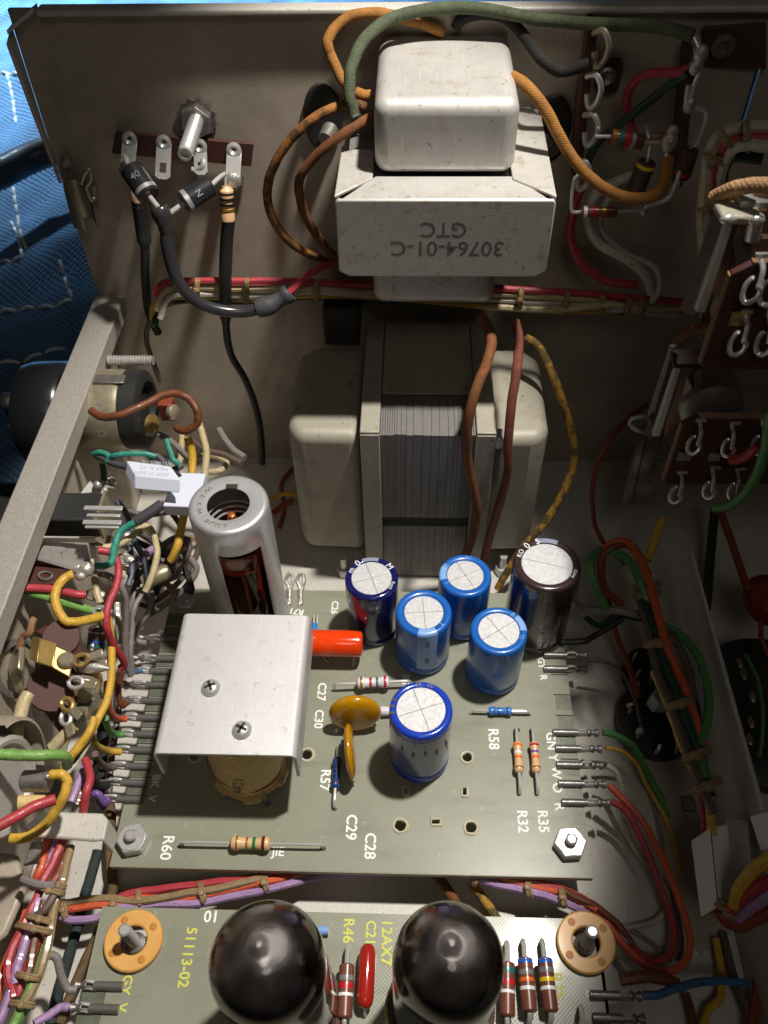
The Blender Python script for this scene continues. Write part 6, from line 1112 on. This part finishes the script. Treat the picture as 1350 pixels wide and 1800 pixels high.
part('lug_ring', MB().tube([P(80 + 12 * math.cos(a), 1012 + 7 * math.sin(a), z=5.03) for a in [i * .52 for i in range(13)]], .03, 6, 1), 'dull_metal', tg)
tg2 = thing('solder_tag', 'soldered silver tag with cut wire ends above the black switch', 'tag', P(178, 850, z=4.6))
part('plate', MB().prism([P(140, 868, z=4.4), P(160, 842, z=4.5), P(185, 838, z=4.5), P(205, 850, z=4.4), P(190, 862, z=4.3)], (0, 0, -.05)), 'zinc', tg2, bevel=.01)
for px, py in ((180, 848), (190, 855), (197, 846), (184, 862), (172, 852)): part('solder_blob', MB().ball(P(px, py, z=4.55), .09 + .03 * random.random(), (1, 1, .9), 10), 'solder', tg2)
for pts in ([(180, 850), (195, 840)], [(185, 855), (202, 858)], [(190, 850), (178, 868)]): part('wire_end', MB().tube([P(a, b, z=4.6) for a, b in pts], .03), 'bright_metal', tg2)
# more tags near the middle of the tangle
for k, (px, py, lb) in enumerate(((165, 1045, 'by the end of the red wire'), (217, 983, 'with a spiral end right of the teal wire'), (212, 940, 'just under the teal wire'), (178, 1075, 'behind the yellow wire end'))):
    t = thing('solder_tag', 'small solder tag in the left tangle %s' % lb, 'tag', P(px, py, z=4.1)); c = P(px, py, z=4.1)
    part('ring', MB().tube([c + V((.17 * math.cos(a), .10 * math.sin(a), .05 * math.sin(a))) for a in [i * .52 for i in range(13)]], .04, 6, 1), 'gilt_steel' if k % 2 == 0 else 'bright_metal', t); part('solder_blob', MB().ball(c + V((.12, 0, 0)), .11, (1.3, 1, .8), 10), 'solder', t)
solo('tubular_capacitor', 'dull tubular capacitor with a tan sleeve hidden in the left tangle', 'capacitor', MB().lathe(P(250, 1025, z=3.0), V((1, .5, .2)), [(0, 0), (.16, .02), (.2, .1), (.2, .6), (.14, .7), (0, .72)], 20), 'gilt_steel')
solo('rubber_grommet', 'black rubber ring in the left tangle beside the pale tubular capacitor', 'grommet', MB().tube([P(255 + 20 * math.cos(a), 1005 + 15 * math.sin(a), z=2.5) for a in [i * .44 for i in range(15)]], .10, 10, 2), 'rubber_black')
axial('resistor', 'dark banded resistor standing in the left tangle under the yellow wire', 'resistor', P(172, 1090, z=3.9), P(166, 1150, z=3.4), .0, .5, .19, 'cyl', 'fibre_brown', [(.2, 'b_silver', .06), (.6, 'b_blue', .1), (.8, 'b_teal', .1)], z=3.6)
# ---- wafer switch, lower left
lw = thing('rotary_switch', 'open rotary wafer switch with gilt clip and dark maroon wafers at the left', 'rotary switch', P(90, 1180, z=4.2))
zq = 4.4
part('wafer', MB().prism([P(85, 1095, z=zq), P(125, 1105, z=zq), P(148, 1150, z=zq), P(130, 1170, z=zq), P(105, 1130, z=zq), P(60, 1110, z=zq)], (0, 0, -.12)), 'phenolic', lw, bevel=.02)
part('wafer', MB().prism([P(50, 1195, z=3.9), P(62, 1180, z=3.9), P(125, 1180, z=4.3), P(130, 1230, z=4.1), P(118, 1288, z=3.7), P(104, 1286, z=3.6), P(80, 1255, z=3.7)], (0, 0, -.12)), 'phenolic', lw, bevel=.02)
part('wafer', MB().lathe(P(108, 1122, z=4.55), V((.3, -.3, 1)), [(0, 0), (.36, 0), (.38, .04), (.36, .08), (0, .08)], 28), 'phenolic', lw); part('wafer', MB().lathe(P(95, 1208, z=4.1), V((.3, -.3, 1)), [(0, 0), (.5, 0), (.52, .04), (.5, .08), (0, .08)], 28), 'phenolic', lw)
part('clip', MB().prism([P(70, 1121, z=4.95), P(99, 1130, z=4.95), P(93, 1172, z=4.9), P(65, 1164, z=4.9)], (0, 0, -.05)), 'brass', lw, bevel=.02); part('clip', MB().prism([P(57, 1118, z=4.6), P(70, 1120, z=4.95), P(65, 1165, z=4.9), P(49, 1155, z=4.6)], (0, 0, -.05)), 'brass', lw, bevel=.02)
part('clip', MB().prism([P(98, 1135, z=4.7), P(130, 1150, z=4.6), P(122, 1190, z=4.5), P(90, 1172, z=4.7)], (0, 0, -.05)), 'brass', lw, bevel=.02)
part('stud', MB().lathe(P(117, 1163, z=4.6), Z, [(0, .14), (.13, .14), (.17, .1), (.17, 0)][::-1], 24), 'gilt_steel', lw)
part('frame', MB().prism([P(32, 1125, z=4.3), P(34, 1135, z=4.6), P(30, 1175, z=4.6), P(22, 1183, z=4.3), P(12, 1180, z=4.0), P(20, 1140, z=4.1)], (.1, 0, -.12)), 'gilt_steel', lw, bevel=.04)
part('frame', MB().prism([P(12, 1178, z=4.2), P(30, 1180, z=4.3), P(38, 1210, z=4.0), P(26, 1218, z=3.9)], (.05, 0, -.12)), 'gilt_steel', lw, bevel=.04)
part('spring', MB().tube([P(34, 1140, z=4.5), P(42, 1118, z=4.7), P(52, 1112, z=4.8), P(56, 1095, z=4.9), P(60, 1088, z=4.9)], .075), 'phenolic_edge', lw)
part('back_ring', MB().lathe(P(28, 1175, z=3.9), V((1, -.2, .4)), [(.55, 0), (.62, .05), (.62, .1), (.5, .12), (.5, 0)], 28), 'dull_metal', lw)
for k, (px, py, an) in enumerate(((142, 1160, 20), (133, 1200, -10), (118, 1238, -40), (116, 1262, -60), (150, 1172, 10))):
    c = P(px, py, z=4.45 - .1 * k); q = R_(an); u = V((math.cos(q), math.sin(q), .1)).normalized(); v_ = V((-u.y, u.x, .35)).normalized()
    o = part('lug', MB().tube([c + u * (.16 * math.cos(a)) + v_ * (.11 * math.sin(a)) for a in [i * .52 for i in range(13)]], .045, 7, 1), 'brass' if k % 2 == 0 else 'zinc', lw); part('lug_tail', MB().box(c + u * .3, (.32, .16, .05), (u, v_, u.cross(v_))), 'gilt_steel', o, bevel=.015)
part('solder_joint', MB().lathe(P(160, 1172, z=4.2), V((1, -.15, .1)), [(0, -.25), (.14, -.2), (.15, 0), (.1, .2), (.04, .4), (0, .45)], 14), 'solder', lw)
part('detent', MB().lathe(P(155, 1195, z=3.7), V((.2, -1, .6)), [(0, 0), (.3, 0), (.3, .5), (.2, .6), (0, .6)], 24), 'gilt_steel', lw); part('detent', MB().lathe(P(150, 1232, z=3.6), V((1, -.6, .2)), [(0, 0), (.2, 0), (.2, .35), (0, .4)], 18), 'dull_metal', lw)
part('detent', MB().lathe(P(140, 1245, z=3.6), V((1, -.4, .2)), [(0, 0), (.14, 0), (.16, .3), (0, .34)], 18), 'gilt_steel', lw)
W('cream wire band curving under the maroon wafer switch', [(50, 1220, 4.2), (40, 1240, 4.2), (34, 1265, 4.2), (28, 1300, 4.2), (22, 1330, 4.1)], .15, 'w_cream', seg=10)
W('pale tan sleeve pointing down right from the wafer switch', [(132, 1275, 4.0), (110, 1297, 3.9), (90, 1316, 3.8)], .13, 'w_cream', seg=10)
W('small green and white twisted wire under the yellow wires', [(158, 1295, 3.3), (145, 1320, 3.3), (130, 1345, 3.2), (112, 1362, 3.2)], .07, 'w_darkgreen'); W('thin white wire twisted beside the dark green one', [(163, 1290, 3.35), (150, 1318, 3.35), (135, 1342, 3.25), (118, 1360, 3.25)], .045, 'w_white')
W('violet wire pair running down to the steel bracket', [(150, 1345, 3.0), (138, 1375, 3.1), (125, 1410, 3.1)], .08, 'w_violet'); W('tan wire beside the violet pair', [(158, 1340, 2.8), (148, 1380, 2.9), (135, 1415, 2.9)], .08, 'w_tan')
W('dark wires dropping behind the terminals at the left', [(186, 1230, 2.0), (182, 1270, 1.6), (178, 1330, 1.2), (172, 1400, .8)], .14, 'rubber_black'); W('brown wire dropping behind the terminals at the left', [(212, 1230, 1.2), (204, 1280, 1.0), (196, 1340, .8), (192, 1400, .6)], .08, 'w_umber' if 'w_umber' in MATS else 'w_taupe')
# metal can + bracket, lower left
cn2 = thing('metal_can', 'round metal-cased component with green, yellow and red wires at the lower left edge', 'component', P(20, 1370, z=4)); c = P(-12, 1382, z=4.2)
part('case', MB().lathe(c, V((1, -.12, .12)), [(0, -.8), (.88, -.8), (.95, -.7), (.95, .25), (.88, .3), (.8, .28), (.75, .2), (0, .2)], 40), 'tin', cn2)
part('top_hood', MB().lathe(c + V((-.1, .3, .1)), V((1, -.12, .12)), [(.9, -.8), (.98, -.7), (.98, .5), (.92, .52)], 30, R_(-60), R_(60), ref=Y), 'steel', cn2)
part('shaft', MB().cyl(P(40, 1373, z=4.4), P(88, 1373, z=4.4), .2, .2, 20, .03), 'dull_metal', cn2); part('solder_drop', MB().ball(P(84, 1365, z=4.6), .05), 'bright_metal', cn2)
part('sleeve', MB().cyl(P(32, 1412, z=4.3), P(80, 1408, z=4.2), .14, .12, 16), 'paper', cn2)
W('lime green wire coming in horizontally at the lower left', [(-20, 1325, 5.2), (20, 1327, 5.1), (60, 1328, 5.0), (100, 1327, 4.8), (117, 1332, 4.5), (118, 1345, 4.0)], .11, 'w_lime', seg=12)
W('glossy red wire crossing the lower left can', [(-20, 1462, 5.3), (20, 1440, 5.2), (60, 1418, 5.1), (98, 1405, 5.0)], .105, 'w_red', seg=12)
W('yellow wire bending round the shaft of the lower left can', [(90, 1362, 4.6), (108, 1362, 4.6), (118, 1375, 4.5), (112, 1400, 4.4), (95, 1430, 4.2), (70, 1458, 4.0), (45, 1472, 4.0), (18, 1474, 4.0)], .10, 'w_yellow', seg=12)
sb = thing('steel_bracket', 'bent pale steel bracket with rounded end at the lower left', 'bracket', P(120, 1455, z=3.2)); zz = 3.3
part('arm', MB().prism([P(75, 1425, z=zz), P(160, 1428, z=zz), P(180, 1429, z=zz), P(190, 1440, z=zz), P(183, 1475, z=zz), P(165, 1478, z=zz), P(62, 1470, z=zz), P(40, 1455, z=zz)], (0, 0, -.10)), 'floor_steel', sb, bevel=.04)
part('side_flange', MB().prism([P(190, 1440, z=zz - .02), P(183, 1476, z=zz - .02), P(178, 1478, z=zz - .02), P(186, 1436, z=zz - .02)], (0, 0, -.7)), 'floor_steel', sb, bevel=.02)
part('slot_tab', MB().prism([P(55, 1480, z=2.9), P(75, 1478, z=2.9), P(70, 1515, z=2.8), P(40, 1520, z=2.8)], (0, 0, -.1)), 'dull_metal', sb, bevel=.02)
fp = thing('side_bracket', 'dark rounded metal bracket in shadow at the left edge below the can', 'bracket', P(0, 1600, z=3)); part('plate', MB().prism([P(-60, 1490, z=2.6), P(30, 1500, z=2.6), P(45, 1560, z=2.6), P(10, 1640, z=2.6), P(-60, 1700, z=2.6)], (0, 0, -.2)), 'steel', fp, bevel=.08)

rr_ = random.Random(11); tang = [('w_grey', .085), ('w_taupe', .08), ('w_slate', .075), ('w_grey', .08), ('w_tan', .07), ('rubber_black', .085), ('w_taupe', .09), ('w_slate', .07), ('w_grey', .075)]
tl = ['grey wire low in the tangle left of the tube shield', 'thin taupe wire crossing the tangle left of the tube shield', 'slate wire snaking through the tangle behind the teal wire', 'second grey wire in the tangle, nearer the far left nut',
      'tan wire winding through the tangle left of the tube shield', 'black wire winding through the tangle left of the tube shield', 'thicker taupe wire under the others in the left tangle', 'thin slate wire under the white box capacitors', 'thin grey wire ending above the far left nut']
for k, (m_, r_) in enumerate(tang):
    x_, y_ = 222 + rr_.random() * 60, 900 + rr_.random() * 70; pts = []
    for j in range(6): pts.append((x_ + 46 * math.sin(j * .75 + k) + j * 9, y_ + j * (20 + 6 * rr_.random()) , 2.7 - .33 * j + .3 * rr_.random()))
    W(tl[k], pts, r_, m_, group='wires tangled left of the tube shield', seg=8)
